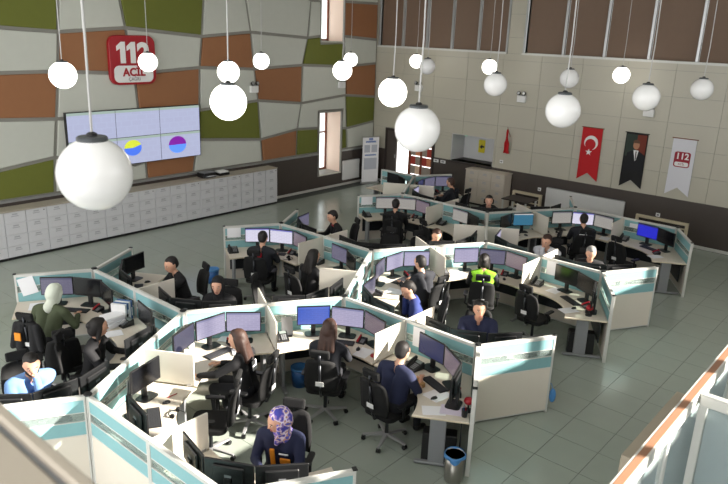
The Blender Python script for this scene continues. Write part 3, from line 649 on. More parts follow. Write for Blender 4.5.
for y, l in [(-5.6, 'above the drawer cabinets'), (-1.85, 'right of the narrow windows')]: emlight(Matrix.Translation((.052, y, 3.42)) @ Matrix.Rotation(R(90), 4, 'Z'), 'twin-head emergency light on the panelled wall ' + l)
# radiators
def radiator(mtx, W, Hh, lab):
    t = thing('radiator', lab, 'radiator', group='white panel radiators', mtx=mtx)
    put(MB().bb(0, W, -.10, -.03, 0, Hh).mesh('panel', 'radiator', bevel=.008), 'panel', t)
    m = MB()
    for k in range(int(W/.05)): m.bb(.02+.05*k, .045+.05*k, -.106, -.10, .04, Hh-.04)
    f = put(m.mesh('ribs', 'radiator'), 'ribs', t); f['kind'] = 'stuff'
    put(MB().bb(.02, W-.02, -.095, -.035, Hh, Hh+.012).mesh('grille', 'alu'), 'grille', t)
    put(MB().ring((W-.06, -.07, .06), (W+.05, -.07, .06), .016, .016, 8).mesh('valve', 'chrome'), 'valve', t)
radiator(Matrix.Translation((6.88, -.03, .17)), 2.35, .72, 'long white radiator on the dark band under the pennants')
radiator(Matrix.Translation((.03, -1.69, .2)) @ Matrix.Rotation(R(90), 4, 'Z'), .84, .66, 'short white radiator on the panelled wall beside the roll-up banner')
# low cream frames in the dark band
for x0, x1, l in ((5.78, 6.74, 'behind the small dark table'), (9.58, 10.95, 'behind the far-right desk')):
    t = thing('wall_recess_frame', 'cream timber frame low on the dark wall band ' + l, 'frame', (x0, -.03, .1), 0, 'low cream frames'); W_ = x1-x0
    put(MB().bb(0, W_, -.10, 0, .45, .52).bb(0, .07, -.10, 0, 0, .45).bb(W_-.07, W_, -.10, 0, 0, .45).mesh('frame', 'cream', bevel=.004), 'frame', t)
    put(MB().bb(.07, W_-.07, -.02, -.005, 0, .45).mesh('back_panel', 'dark_wood'), 'back_panel', t)
    for k in range(3): put(MB().bb(.07, W_-.07, -.05, -.03, .06+.13*k, .1+.13*k).mesh('slat', 'cream'), 'slat', t)
# small dark table and its jumble
t = thing('side_table', 'small dark table with pale legs in front of the back wall', 'table', (6.72, -1.44, 0))
put(MB().bb(-.40, .40, -.34, .34, .70, .73).mesh('top', 'dark_wood', bevel=.004), 'top', t)
for sx in (-1, 1):
    for sy in (-1, 1): put(cm('stl', lambda: MB().bb(-.02, .02, -.02, .02, 0, .7).mesh('leg', 'alu_white')), 'leg', t, (.36*sx, .3*sy, 0))
# sockets, hatch sign, flag, extinguisher, banner
def socket(x, z, lab, w=.1):
    t = thing('wall_socket', lab, 'socket', (x, -.03, z), 0, 'white wall sockets'); put(MB().bb(-w, w, -.015, 0, -.05, .05).mesh('plate', 'white', bevel=.004), 'plate', t); put(MB().bb(-w*.5, w*.5, -.02, -.015, -.02, .02).mesh('insert', 'grey_mid'), 'insert', t)
socket(10.13, .69, 'white socket right of the long radiator on the dark band', .055); socket(6.62, .78, 'white socket left of the long radiator on the dark band', .05); socket(2.80, 1.09, 'white double socket left of the service hatch, nearer the door', .1); socket(3.08, 1.09, 'white double socket just below the left end of the hatch', .1); socket(5.25, 1.42, 'white wall switch on the tiles right of the hatch', .06)
t = thing('hatch_notice', 'yellow notice with a black figure inside the service hatch', 'notice', (4.05, .735, 1.66)); put(MB().prism(rrect(.24, .42, .03), 0, .01).mesh('board', 'yellow'), 'board', t, mtx=YW)
put(MB().prism([(-.08, -.03), (.02, -.09), (.02, -.04), (.09, -.04), (.09, .02), (.02, .02), (.02, .07)], .01, .013).mesh('arrow', 'black_plastic'), 'arrow', t, mtx=YW)
t = thing('exit_light', 'small green light under the hatch lintel', 'light', (3.7, .3, HZ1-.02)); put(MB().bb(-.05, .05, -.03, .03, -.05, 0).mesh('lens', M('green_glow', (60, 200, 120), .4, emit=(60, 220, 130), es=.8)), 'lens', t)
t = thing('wall_flag', 'small red flag hanging from a short staff on the beige wall', 'flag', (5.48, -.03, 1.72))
put(MB().ring((0, -.02, .5), (.02, -.28, .82), .008, .008, 8).mesh('staff', 'wood_red'), 'staff', t)
def flag():
    m = MB(); n = 9; vs = []
    for j in range(8):
        z = .74-.74*j/7; w = .02+.06*(j/7)**.7+.015*math.sin(j*1.9)
        for i in range(n): u = i/(n-1)-.5; vs.append((u*2*w-.03*(j/7), -.22+.035*math.sin(u*9+j*.5)+.08*j/7, z))
    fs = [(j*n+i, j*n+i+1, (j+1)*n+i+1, (j+1)*n+i) for j in range(7) for i in range(n-1)]
    k = len(vs); vs2 = vs+[(x, y+.006, z) for x, y, z in vs]; fs += [tuple(q+k for q in f[::-1]) for f in fs]
    m.add(vs2, fs); return m.mesh('cloth', 'red_cloth', True)
put(flag(), 'cloth', t)
t = thing('fire_extinguisher', 'red fire extinguisher with white label in the room corner', 'extinguisher', (.32, -.17, 0))
put(MB().lathe([(.07, 0), (.08, .01), (.08, .42), (.06, .48), (.025, .52)], 16).mesh('cylinder', 'red', True), 'cylinder', t, (0, 0, .4)); put(MB().lathe([(.0815, .12), (.0815, .30)], 16).mesh('label_band', 'white', True), 'label_band', t, (0, 0, .4))
put(MB().bb(-.02, .02, -.03, .03, .52, .57).bb(-.01, .01, -.09, .03, .57, .59).mesh('valve', 'black_plastic'), 'valve', t, (0, 0, .4)); put(MB().tube([(0, -.03, .94), (0, -.1, .9), (.06, -.1, .6)], .012, 8).mesh('hose', 'black_plastic'), 'hose', t); put(MB().bb(-.1, .1, -.1, .1, 0, .02).bb(-.015, .015, -.015, .015, .02, .4).mesh('stand', 'dark_metal'), 'stand', t)
t = thing('rollup_banner', 'narrow white roll-up banner with blue print in the room corner', 'banner', (.42, -.62, 0), R(-22))
put(MB().bb(-.06, .06, -.34, .34, 0, .06).mesh('base', 'alu'), 'base', t); put(MB().bb(-.004, .004, -.32, .32, .06, 1.62).mesh('sheet', 'paper'), 'sheet', t); put(MB().bb(-.01, .01, -.33, .33, 1.62, 1.65).mesh('top_rail', 'alu'), 'top_rail', t)
M('print_blue', (120, 140, 190), .7); M('print_grey', (180, 184, 196), .7)
for z0, z1, y0, y1, c in ((1.44, 1.5, -.2, .2, 'print_blue'), (1.52, 1.6, -.08, .08, 'print_blue'), (1.1, 1.36, -.25, -.03, 'print_grey'), (1.1, 1.36, .03, .25, 'print_grey'), (.98, 1.03, -.22, .22, 'print_blue'), (.5, .9, -.25, .25, 'print_grey')):
    put(MB().bb(.004, .0055, y0, y1, z0, z1).mesh('print', c), 'print', t)
# pennants
def pennant(x, lab, mat, nm):
    t = thing('wall_pennant', lab, 'pennant', (x, -.05, 1.30), 0, 'swallow-tailed wall pennants')
    put(MB().prism([(-.30, 0), (0, .21), (.30, 0), (.29, 1.49), (-.29, 1.49)], 0, .012).mesh('cloth', mat), 'cloth', t, mtx=YW)
    put(MB().ring((-.32, -.01, 1.49), (.32, -.01, 1.49), .012, .012, 8).mesh('rod', 'wood_red' if mat != 'dark_cloth' else 'black_plastic'), 'rod', t)
    return t
def flat(t, pts, z0, z1, mat, nm, x=0, y=0): put(MB().prism(pts, z0, z1).mesh(nm, mat), nm, t, mtx=YW @ Matrix.Translation((x, y, 0)))
p1_ = pennant(8.03, 'red swallow-tailed pennant with white crescent and star', 'red_cloth', 'a')
cr = [(.19*math.cos(R(a)), .19*math.sin(R(a))) for a in range(-140, 141, 14)]; ci = [(-.005+.155*math.cos(R(a)), -.045*1+.155*math.sin(R(a))) for a in range(130, -131, -13)]
cres = []
for a in range(0, 291, 10): cres.append((.20*math.cos(R(a-75)), .20*math.sin(R(a-75))))
ox, oy = .2*math.cos(R(250)), .2*math.sin(R(250))
inn = [(.05*math.cos(R(250))+.155*math.cos(R(a)), .05*math.sin(R(250))+.155*math.sin(R(a))) for a in range(-75+285-4, -75+4, -10)]
cres += inn
flat(p1_, cres, .012, .016, 'white', 'crescent', 0, 1.07)
flat(p1_, [((.10 if k % 2 == 0 else .04)*math.cos(R(90+36*k)), (.10 if k % 2 == 0 else .04)*math.sin(R(90+36*k))) for k in range(10)], .012, .016, 'white', 'star', -.04, .80)
p2_ = pennant(9.27, 'black swallow-tailed pennant with a portrait of a man in a suit', 'dark_cloth', 'b')
el = lambda rx, ry: [(rx*math.cos(R(a)), ry*math.sin(R(a))) for a in range(0, 360, 20)]
M('portrait_warm', (112, 48, 34), .8); M('portrait_green', (44, 56, 50), .8); M('portrait_skin', (176, 126, 98), .8); M('portrait_hair', (96, 70, 54), .8); M('portrait_suit', (20, 21, 26), .8)
flat(p2_, [(.02, .85), (.27, .85), (.27, 1.45), (.02, 1.45)], .012, .0125, 'portrait_warm', 'backdrop'); flat(p2_, [(-.27, .85), (.02, .85), (.02, 1.45), (-.27, 1.45)], .012, .0125, 'portrait_green', 'backdrop')
flat(p2_, [(-.26, .45), (.27, .45), (.27, .92), (.1, 1.02), (-.06, 1.02), (-.2, .94)], .0125, .0135, 'portrait_suit', 'suit'); flat(p2_, [(-.04, 1.03), (.1, 1.03), (.06, .78), (.03, .74)], .0135, .014, 'white', 'shirt'); flat(p2_, [(.02, 1.0), (.05, 1.0), (.055, .8), (.035, .76)], .014, .0145, 'portrait_suit', 'tie')
flat(p2_, el(.085, .12), .014, .015, 'portrait_skin', 'face', .02, 1.17); flat(p2_, [(-.09, .06), (.09, .06), (.08, .12), (.03, .15), (-.04, .15), (-.09, .11)], .015, .0155, 'portrait_hair', 'hair', .02, 1.16)
p3_ = pennant(10.50, 'white swallow-tailed pennant with a red 112 emblem', 'white_cloth', 'c')
flat(p3_, rrect(.40, .40, .06), .012, .016, M('emblem_red', (150, 26, 48), .7), 'emblem', 0, .95); flat(p3_, rrect(.34, .11, .04), .016, .018, 'white', 'lower_field', 0, .83)
put(text_mesh('112', .22, 'white', .002, .006), 'numerals', p3_, mtx=YW @ Matrix.Translation((0, 1.03, .018))); put(text_mesh('ACİL', .07, 'emblem_red', .002), 'lettering', p3_, mtx=YW @ Matrix.Translation((0, .83, .02)))
# ---- globe pendants
GL = [(11.945,-16.868,0,'largest globe lamp, unlit, in the left foreground'),(11.905,-13.681,0,'big unlit globe lamp in the centre in front of the doorway'),(9.202,-13.724,1,'large glowing globe lamp right of the video wall'),
(4.912,-10.322,1,'glowing globe lamp directly behind the large one right of the video wall'),(4.714,-13.473,1,'glowing globe lamp at upper left beside the 112 sign'),(1.605,-9.969,1,'glowing globe lamp overlapping the 112 sign'),
(1.65,-6.665,1,'small glowing globe lamp alone over the white panels'),(5.252,-7.464,1,'nearer of two glowing globe lamps under the upper narrow window'),(1.4,-2.9,1,'farther of two glowing globe lamps under the upper narrow window'),
(9.299,-10.777,1,'glowing globe lamp at the room corner, left of the big unlit globe'),(2.5,-1.05,1,'small glowing globe lamp touching a grey one near the room corner'),(4.691,-3.505,0,'small grey unlit globe lamp touching a glowing one'),
(5.306,-1.348,1,'small glowing globe lamp above a grey one at centre right'),(9.162,-7.597,0,'grey unlit globe lamp below a small glowing one at centre right'),(11.965,-10.757,0,'large unlit globe lamp above and left of the red pennant'),
(8.948,-4.023,0,'small unlit globe lamp just above the large one near the red pennant'),(8.879,-0.783,1,'only glowing globe lamp at the right, above the portrait pennant'),(11.857,-7.53,0,'unlit globe lamp right of the only glowing one at right'),(11.786,-4.246,0,'rightmost unlit globe lamp above the white pennant')]
RG = .212
globe_prof = [(.075, RG*.94)]+[(RG*math.sin(R(a)), RG*math.cos(R(a))) for a in range(24, 180, 12)]+[(.004, -RG)]
for x, y, lit, lab in GL:
    t = thing('globe_pendant', lab, 'lamp', (x, y, 4.30), 0, 'globe pendant lamps')
    put(cm(('globe', lit), lambda: MB().lathe(globe_prof, 32).mesh('globe', 'lamp_lit' if lit else 'lamp_off', True)), 'globe', t)
    put(cm('gcap', lambda: MB().lathe([(.082, .188), (.086, .193), (.086, .212), (.078, .22), (.03, .222)], 24).mesh('cap', M('cap_grey', (84, 88, 92), .4, .5))), 'cap', t)
    put(cm('gsock', lambda: MB().lathe([(.03, .22), (.03, .235), (.012, .245)], 12).mesh('socket', 'black_plastic')), 'socket', t)
    put(cm('gcord', lambda: MB().tube([(0, 0, .24), (.012, 0, .8), (-.006, .008, 1.7), (0, 0, ZC-4.3-.05)], .008, 6).mesh('cord', 'cord')), 'cord', t)
    put(cm('gcan', lambda: MB().lathe([(.06, ZC-4.3-.05), (.06, ZC-4.3)], 16).mesh('ceiling_rose', 'white')), 'ceiling_rose', t)
# ---- glazed office partition at the lower right and the cupboard beside it
t = thing('glazed_partition', 'glazed office partition with sunlit wooden top rail at lower right', 'partition', (14.55, -13.34, 0))
put(MB().bb(-.025, .025, -4.6, 3.2, 2.47, 2.5).mesh('top_rail', 'wood_light'), 'top_rail', t)
for s in (-1, 1): put(MB().bb(s*.033-.008, s*.033+.008, -4.6, 3.2, 2.40, 2.497).mesh('rail_edge', 'alu_white'), 'rail_edge', t)
for k in range(9):
    y = -4.6+.975*k
    put(cm('gpp', lambda: MB().bb(-.04, .04, -.03, .03, 0, 2.4).mesh('post', 'alu_white')), 'post', t, (0, y, 0))
    if k < 8:
        put(cm('gpg', lambda: MB().bb(.02, .026, .03, .945, .9, 2.4).mesh('pane', 'pane')), 'pane', t, (0, y, 0)); put(cm('gps', lambda: MB().bb(-.02, .02, .03, .945, 0.02, .9).mesh('solid_panel', 'alu_white')), 'solid_panel', t, (0, y, 0))
        def gb():
            m = MB()
            for q in range(42): m.box((0, .49, .93+.035*q), (.022, .88, .002), Matrix.Rotation(R(50), 3, 'Y'))
            return m.mesh('blind', M('blind_grey', (176, 184, 188), .5))
        b = put(cm('gpb', gb), 'blind', t, (0, y, 0)); b['kind'] = 'stuff'
t2 = thing('glazed_partition', 'glazed cross partition with grey blinds at the right edge', 'partition', (14.6, -13.34, 0), 0)
put(MB().bb(0, 2.8, -.035, .035, 2.40, 2.5).mesh('top_rail', 'alu_white', bevel=.008), 'top_rail', t2)
for k in range(4):
    put(cm('gpp2', lambda: MB().bb(.0, .06, -.03, .03, 0, 2.4).mesh('post', 'alu_white')), 'post', t2, (.9*k, 0, 0))
    if k < 3:
        def gb2():
            m = MB()
            for q in range(96): m.box((.48, 0, .05+.0245*q), (.82, .024, .002), Matrix.Rotation(R(58), 3, 'X'))
            return m.mesh('blind', 'blind_grey')
        b = put(cm('gpb2', gb2), 'blind', t2, (.9*k, 0, 0)); b['kind'] = 'stuff'; put(cm('gpg2', lambda: MB().bb(.06, .9, -.022, -.018, .02, 2.4).mesh('pane', 'pane')), 'pane', t2, (.9*k, 0, 0))
M('cupboard_beige', (180, 168, 150), .6); t = thing('low_cupboard', 'beige cupboard standing against the glazed partition', 'cupboard', (14.0, -13.05, 0))
put(MB().bb(0, .48, 0, 1.6, .05, 1.47).mesh('carcass', 'cupboard_beige', bevel=.004), 'carcass', t); put(MB().bb(-.01, .49, -.01, 1.61, 1.47, 1.5).mesh('top', 'cupboard_beige', bevel=.004), 'top', t); put(MB().bb(.03, .45, .03, 1.57, 0, .05).mesh('plinth', 'dark_metal'), 'plinth', t)
for k in range(2):
    d = put(MB().bb(-.018, 0, .01+.795*k, .79+.795*k, .07, 1.45).mesh('door', 'cupboard_beige', bevel=.003), 'door', t); put(MB().bb(-.035, -.018, .70+.12*k, .72+.12*k, .7, .85).mesh('handle', 'chrome'), 'handle', d)
# ================================================================ CHAIRS AND PEOPLE
def ch_seat():
    m = MB().prism(rrect(.47, .48, .1, 5), .43, .50); return m.mesh('seat', 'black_fabric', bevel=.02, seg=2)
def ch_back():
    vs = []; n = 7; rows = 8
    for off in (0, -.03):
        for j in range(rows):
            t = j/(rows-1); z = .55+.47*t; w = .215+.03*math.sin(math.pi*t)-.03*t; bow = .05*math.sin(math.pi*(t*.9+.1))
            for i in range(n): u = i/(n-1)*2-1; vs.append((-.27-.06*t+bow*.6-.04*(1-u*u)+off+.01, u*w, z-(.03*abs(u)**4 if j == rows-1 else 0)))
    k = n*rows; fs = []
    for j in range(rows-1):
        for i in range(n-1):
            a = j*n+i; fs.append((a, a+1, a+n+1, a+n)); fs.append((k+a, k+a+n, k+a+n+1, k+a+1))
    rim = [i for i in range(n)]+[j*n+n-1 for j in range(1, rows)]+[(rows-1)*n+i for i in range(n-2, -1, -1)]+[j*n for j in range(rows-2, 0, -1)]
    for a, b in zip(rim, rim[1:]+rim[:1]): fs.append((a, k+a, k+b, b))
    return MB().add(vs, fs).mesh('backrest', 'black_fabric', True)
def ch_head():
    m = MB().box((-.355, 0, 1.10), (.055, .26, .12), Matrix.Rotation(R(-12), 3, 'Y')); return m.mesh('headrest', 'black_fabric', bevel=.022, seg=2)
def ch_spine(): return MB().tube([(-.05, 0, .42), (-.26, 0, .44), (-.33, 0, .62), (-.365, 0, .95), (-.385, 0, 1.10)], .018, 8).mesh('spine', 'dark_metal', True)
def ch_arm(s):
    return MB().tube([(-.02, s*.22, .43), (-.02, s*.285, .46), (-.02, s*.285, .64)], .018, 8).prism([(x, y+s*.285) for x, y in rrect(.25, .075, .03)], .64, .665).mesh('armrest', 'black_plastic', bevel=.003)
def ch_leg(): return MB().add([(.02, -.025, .09), (.02, .025, .09), (.31, .016, .065), (.31, -.016, .065), (.02, -.025, .125), (.02, .025, .125), (.31, .014, .085), (.31, -.014, .085)], [(0, 1, 2, 3), (4, 7, 6, 5), (0, 4, 5, 1), (1, 5, 6, 2), (2, 6, 7, 3), (3, 7, 4, 0)]).mesh('base_leg', M('base_grey', (158, 158, 160), .4, .2))
def ch_cast(): return MB().ring((.30, -.025, .03), (.30, .025, .03), .03, .03, 10).mesh('caster', 'black_plastic')
def chair(label, mtx, ang0=0, tagp=True):
    t = thing('office_chair', label, 'chair', group='black office chairs with headrests', mtx=mtx)
    put(cm('cs', ch_seat), 'seat', t); b = put(cm('cbk', ch_back), 'backrest', t); put(cm('chd', ch_head), 'headrest', t); put(cm('csp', ch_spine), 'spine', t)
    if tagp: put(cm('ctag', lambda: MB().box((-.353, 0, .665), (.006, .11, .065), Matrix.Rotation(R(-6), 3, 'Y')).mesh('white_tag', 'white')), 'white_tag', b)
    for s in (-1, 1): put(cm(('car', s), lambda: ch_arm(s)), 'armrest', t)
    put(cm('ccol', lambda: MB().ring((0, 0, .1), (0, 0, .43), .026, .022, 10).mesh('gas_column', 'dark_metal')), 'gas_column', t)
    for k in range(5):
        l = put(cm('clg', ch_leg), 'base_leg', t, (0, 0, 0), (0, 0, R(72*k+ang0))); put(cm('ccs', ch_cast), 'caster', l)
def at(k, lx, ly, turn): return stm(k) @ Matrix.Translation((lx, ly, 0)) @ Matrix.Rotation(R(180+turn), 4, 'Z')

def remesh(mb, vox, smooth=2):
    me = bpy.data.meshes.new('tmp'); me.from_pydata(mb.v, [], mb.f); o = bpy.data.objects.new('tmp', me); COL.objects.link(o)
    md = o.modifiers.new('r', 'REMESH'); md.mode = 'VOXEL'; md.voxel_size = vox; md.adaptivity = 0
    out = bpy.data.meshes.new_from_object(o.evaluated_get(bpy.context.evaluated_depsgraph_get()))
    bpy.data.objects.remove(o); bpy.data.meshes.remove(me)
    bm = bmesh.new(); bm.from_mesh(out)
    for _ in range(smooth): bmesh.ops.smooth_vert(bm, verts=bm.verts[:], factor=.5, use_axis_x=True, use_axis_y=True, use_axis_z=True)
    bm.to_mesh(out); bm.free(); return out
def ik(s, h, l1, l2, pole):
    d = h-s; L = min(d.length, l1+l2-.01); dn = d.normalized(); h = s+dn*L
    a = (l1*l1-l2*l2+L*L)/(2*L); r = math.sqrt(max(l1*l1-a*a, 0)); p = pole-dn*pole.dot(dn); p.normalize(); return s+dn*a+p*r, h
def person(key, label, k, lx, ly, turn=0, lean=8, head=(0, 5), hl=(.44, .16, .75), hr=(.44, -.16, .75), top='navy', sleeve=None, short=False, pants='trouser_dark', hair=('short', 'hair_dark'), female=False, twist=0, extra=(), skin='skin', garment='jacket'):
    W = at(k, lx, ly, turn) @ Matrix.Scale(1.05, 4)
    root = thing('person', label, 'person', group='call-centre staff', mtx=W)
    PZ_ = .53; T = Matrix.Translation((0, 0, PZ_)) @ Matrix.Rotation(R(twist), 4, 'Z') @ Matrix.Rotation(R(lean), 4, 'Y')
    tp = lambda x, y, z: T @ Vector((x, y, z))
    caps = []; C_ = lambda a, ra, b, rb, l: caps.append((Vector(a), ra, Vector(b), rb, l))
    f = .92 if female else 1.0; sl = 'sleeve' if sleeve else 'top'
    for s in (-1, 1):
        C_((-.02, s*.075, PZ_), .115, (.02, s*.085, PZ_), .10, 'pants')
        C_((0, s*.09, PZ_), .088, (.40, s*.115, .50), .062, 'pants'); C_((.40, s*.115, .50), .06, (.37, s*.12, .12), .042, 'pants')
        C_((.365, s*.12, .075), .042, (.50, s*.13, .045), .036, 'shoe'); C_((.37, s*.12, .12), .04, (.365, s*.12, .075), .042, 'shoe')
        C_(tp(-.01, s*.07, .06), .112*f, tp(0, s*.085*f, .30), .105*f, 'top'); C_(tp(0, s*.085*f, .30), .11*f, tp(-.01, s*.12*f, .39), .09*f, 'top')
        C_(tp(-.015, s*.05, .45), .066, tp(-.015, s*.19*f, .42), .066*f, 'top')
    C_(tp(-.01, 0, .45), .056, tp(.02, 0, .56), .052, 'skin')
    hc = tp(.03, 0, .655); Hm = T.to_3x3() @ Matrix.Rotation(R(head[0]), 3, 'Z') @ Matrix.Rotation(R(head[1]), 3, 'Y')
    hp = lambda x, y, z: hc + Hm @ Vector((x, y, z))
    C_(hc, .09, hp(.01, 0, .02), .09, 'skin'); C_(hp(-.02, 0, .03), .092, hp(.015, 0, .03), .088, 'skin'); C_(hp(.03, 0, -.055), .062, hp(.055, 0, -.07), .045, 'skin'); C_(hp(.02, 0, -.04), .068, hp(.05, 0, .02), .06, 'skin')
    C_(hp(.098, 0, .012), .011, hp(.116, 0, -.022), .016, 'skin')
    for s in (-1, 1): C_(hp(-.005, s*.083, .012), .016, hp(-.012, s*.083, -.02), .014, 'skin')
    hands = []
    for s, tg in ((1, hl), (-1, hr)):
        sh = tp(-.015, s*.21*f, .41)
        if tg == 'face': tg = hp(.105, s*.03, -.085)
        elif tg == 'cheek': tg = hp(.07, s*.07, -.06)
        else: tg = Vector(tg)
        e, wr = ik(sh, tg, .27, .25, Vector((-.45, s*.55, -.8)))
        C_(sh, .064*f, e, .05*f, sl); mid = e+(wr-e)*.92
        C_(e, .048*f, mid, .034*f, 'skin' if short else sl); C_(mid, .027, wr, .025, 'skin')
        hands.append((s, wr, (wr-e).normalized(), isinstance(hl if s == 1 else hr, str)))
    for s, wr, d, onface in hands:
        up = Vector((0, 0, 1)) if not onface else Vector((1, 0, .2)); side = d.cross(up).normalized() if d.cross(up).length > .1 else Vector((0, 1, 0)); nrm = side.cross(d)
        if not onface: dd = (d+Vector((0, 0, -d.z*.8))).normalized()
        else: dd = (d+Vector((0, 0, .6))).normalized()
        for j in (-1.1, -.35, .4, 1.1): C_(wr, .016, wr+dd*.085+side*.023*j, .0135, 'skin')
    mb = MB()
    for a, ra, b, rb, l in caps: mb.capsule(a, ra, b, rb, 12)
    body = remesh(mb, .0145, 3); nv = len(body.vertices)
    co = np.empty(nv*3); body.vertices.foreach_get('co', co); co = co.reshape(-1, 3)
    polys = [tuple(p.vertices) for p in body.polygons]; pc_ = np.array([co[list(p)].mean(0) for p in polys])
    best = np.full(len(polys), 1e9); lab = np.zeros(len(polys), int); names = ['skin', 'top', 'sleeve', 'pants', 'shoe']
    for a, ra, b, rb, l in caps:
        A = np.array(a); D = np.array(b)-A; t = np.clip(((pc_-A)@D)/max(D@D, 1e-9), 0, 1); dist = np.linalg.norm(pc_-A-t[:, None]*D, axis=1)-(ra+(rb-ra)*t)
        m_ = dist < best; best[m_] = dist[m_]; lab[m_] = names.index(l)
    nrm = np.empty(nv*3); body.vertices.foreach_get('normal', nrm); nrm = nrm.reshape(-1, 3)
    # fingers, eyes, brows, mouth join the one body mesh
    vs = [tuple(v) for v in co]; fs = list(polys); mi = [0]*len(fs)
    def addm(mb2, idx):
        n0 = len(vs); vs.extend(mb2.v); fs.extend(tuple(i+n0 for i in q) for q in mb2.f); mi.extend([idx]*len(mb2.f))
    for s, wr, d, onface in hands:
        up = Vector((0, 0, 1)) if not onface else Vector((1, 0, .2)); side = d.cross(up).normalized() if d.cross(up).length > .1 else Vector((0, 1, 0)); dn = Vector((0, 0, -1)) if not onface else Vector((-.6, 0, .3))
        dd = (d+Vector((0, 0, -d.z*.8))).normalized() if not onface else (d+Vector((0, 0, .6))).normalized()
        for j, L in ((-1.1, .062), (-.35, .074), (.4, .078), (1.1, .07)):
            p0 = wr+dd*.082+side*.023*j; p1 = p0+dd*L*.5+dn*.006; p2 = p1+dd*L*.42+dn*.02
            addm(MB().capsule(p0, .0095, p1, .0085, 6).capsule(p1, .0085, p2, .007, 6), 0)
        ins = side if (side.y*s < 0) else -side
        q0 = wr+dd*.025+ins*.028; q1 = q0+dd*.03+ins*.025+dn*.006; q2 = q1+dd*.032+ins*.004+dn*.008
        addm(MB().capsule(q0, .012, q1, .0105, 6).capsule(q1, .0105, q2, .0085, 6), 0)
    for s in (-1, 1):
        addm(MB().ball(hp(.083, s*.034, .018), .0125, 8, 6), 3); addm(MB().ball(hp(.091, s*.034, .018), .0075, 8, 6), 1); addm(MB().capsule(hp(.093, s*.018, .04), .0055, hp(.084, s*.052, .042), .0045, 6), 4)
    addm(MB().capsule(hp(.098, -.018, -.062), .0065, hp(.098, .018, -.062), .0065, 6), 2)
    bme = bpy.data.meshes.new('body'); bme.from_pydata(vs, [], fs); bme.update()
    for m in (skin, 'eye', 'lips', 'eye_white', hair[1] if hair[0] != 'scarf' else 'hair_dark'): bme.materials.append(MATS[m])
    bme.polygons.foreach_set('material_index', mi); bme.shade_smooth(); put(bme, 'body', root)
    # clothes follow the body as thin shells
    def shell(sel, off, name, mat, sd=0):
        ids = [i for i in range(len(polys)) if lab[i] in sel and pc_[i][1]*sd >= 0]; used = sorted({v for i in ids for v in polys[i]}); mp = {v: n for n, v in enumerate(used)}
        me = bpy.data.meshes.new(name); me.from_pydata([tuple(co[v]+nrm[v]*off) for v in used], [], [tuple(mp[v] for v in polys[i]) for i in ids]); me.materials.append(MATS[mat]); me.shade_smooth(); return put(me, name, root)
    if sleeve: shell((1,), .009, 'vest', top); shell((2,), .007, 'sleeves', sleeve)
    else: shell((1, 2), .008, garment, top)
    shell((3,), .006, 'trousers', pants)
    for sd in (-1, 1): shell((4,), .007, 'shoe', 'shoe_black', sd)
    # hair or headscarf
    st, hm = hair; hb = MB()
    def HC(a, ra, b, rb): hb.capsule(hp(*a), ra, hp(*b), rb, 12)
    if st in ('short', 'beard'):
        HC((-.045, 0, .046), .092, (-.03, 0, .055), .09); HC((-.005, 0, .082), .062, (.012, 0, .085), .056); HC((-.055, 0, -.01), .08, (-.05, 0, .03), .086)
        for s in (-1, 1): HC((-.01, s*.072, .03), .024, (-.002, s*.074, -.01), .016)
        if st == 'beard':
            HC((.052, 0, -.085), .047, (.04, 0, -.10), .045)
            for s in (-1, 1): HC((.05, s*.045, -.075), .026, (.01, s*.07, -.02), .018)
    elif st == 'cap': HC((-.03, 0, .05), .098, (.01, 0, .06), .095)
    elif st in ('long', 'bun'):
        HC((-.045, 0, .048), .095, (-.03, 0, .056), .092); HC((-.005, 0, .083), .064, (.01, 0, .086), .058); HC((-.06, 0, -.03), .088, (-.05, 0, .03), .093)
        for s in (-1, 1): HC((-.015, s*.07, .03), .035, (-.025, s*.08, -.12), .032)
        if st == 'long':
            for s in (-1, -.4, .4, 1): HC((-.07, s*.055, -.02), .052, (-.10, s*.085, -.27), .034)
        else: HC((-.12, 0, .05), .045, (-.13, 0, .04), .045)
    elif st == 'scarf':
        HC((-.045, 0, .05), .104, (-.022, 0, .066), .096); HC((-.055, 0, -.03), .10, (-.05, 0, .03), .104); HC((-.02, 0, -.10), .085, (-.03, 0, -.03), .09)
        for s in (-1, 1): HC((.015, s*.072, .03), .036, (.03, s*.055, -.10), .036)
        HC((.04, 0, -.125), .05, (.01, 0, -.15), .075); HC((-.02, 0, -.17), .09, (-.02, 0, -.2), .10); HC((.05, .03, -.15), .035, (.09, .02, -.25), .03)
    if st != 'none':
        hme = remesh(hb, .0125, 2); hme.materials.clear(); hme.materials.append(MATS[hm]); hme.shade_smooth(); put(hme, 'headscarf' if st == 'scarf' else 'hair', root)
    for nm, p, size, mat in extra:
        c = tp(*p); put(MB().box(c, size, T.to_3x3()).mesh(nm, mat, bevel=min(size)*.3), nm, root)
for n, c in dict(navy=(30, 36, 66), black_cloth=(17, 17, 21), charcoal=(28, 30, 38), lightblue=(104, 140, 192), lime=(128, 190, 40), shirt_white=(216, 216, 222), navy_bright=(38, 52, 110), camo=(70, 78, 56), trouser_dark=(24, 25, 32), trouser_grey=(60, 62, 68)).items(): M(n, c, .85, noise=.12, scale=18, bump=.15)
M('shoe_black', (14, 14, 15), .45); M('hair_dark', (22, 17, 16), .65, noise=.3, scale=60, bump=.4); M('hair_brown', (58, 36, 28), .6, noise=.35, scale=50, bump=.5); M('hair_grey', (130, 128, 126), .6, noise=.15, scale=60); M('scarf_pale', (206, 212, 198), .8, noise=.08)
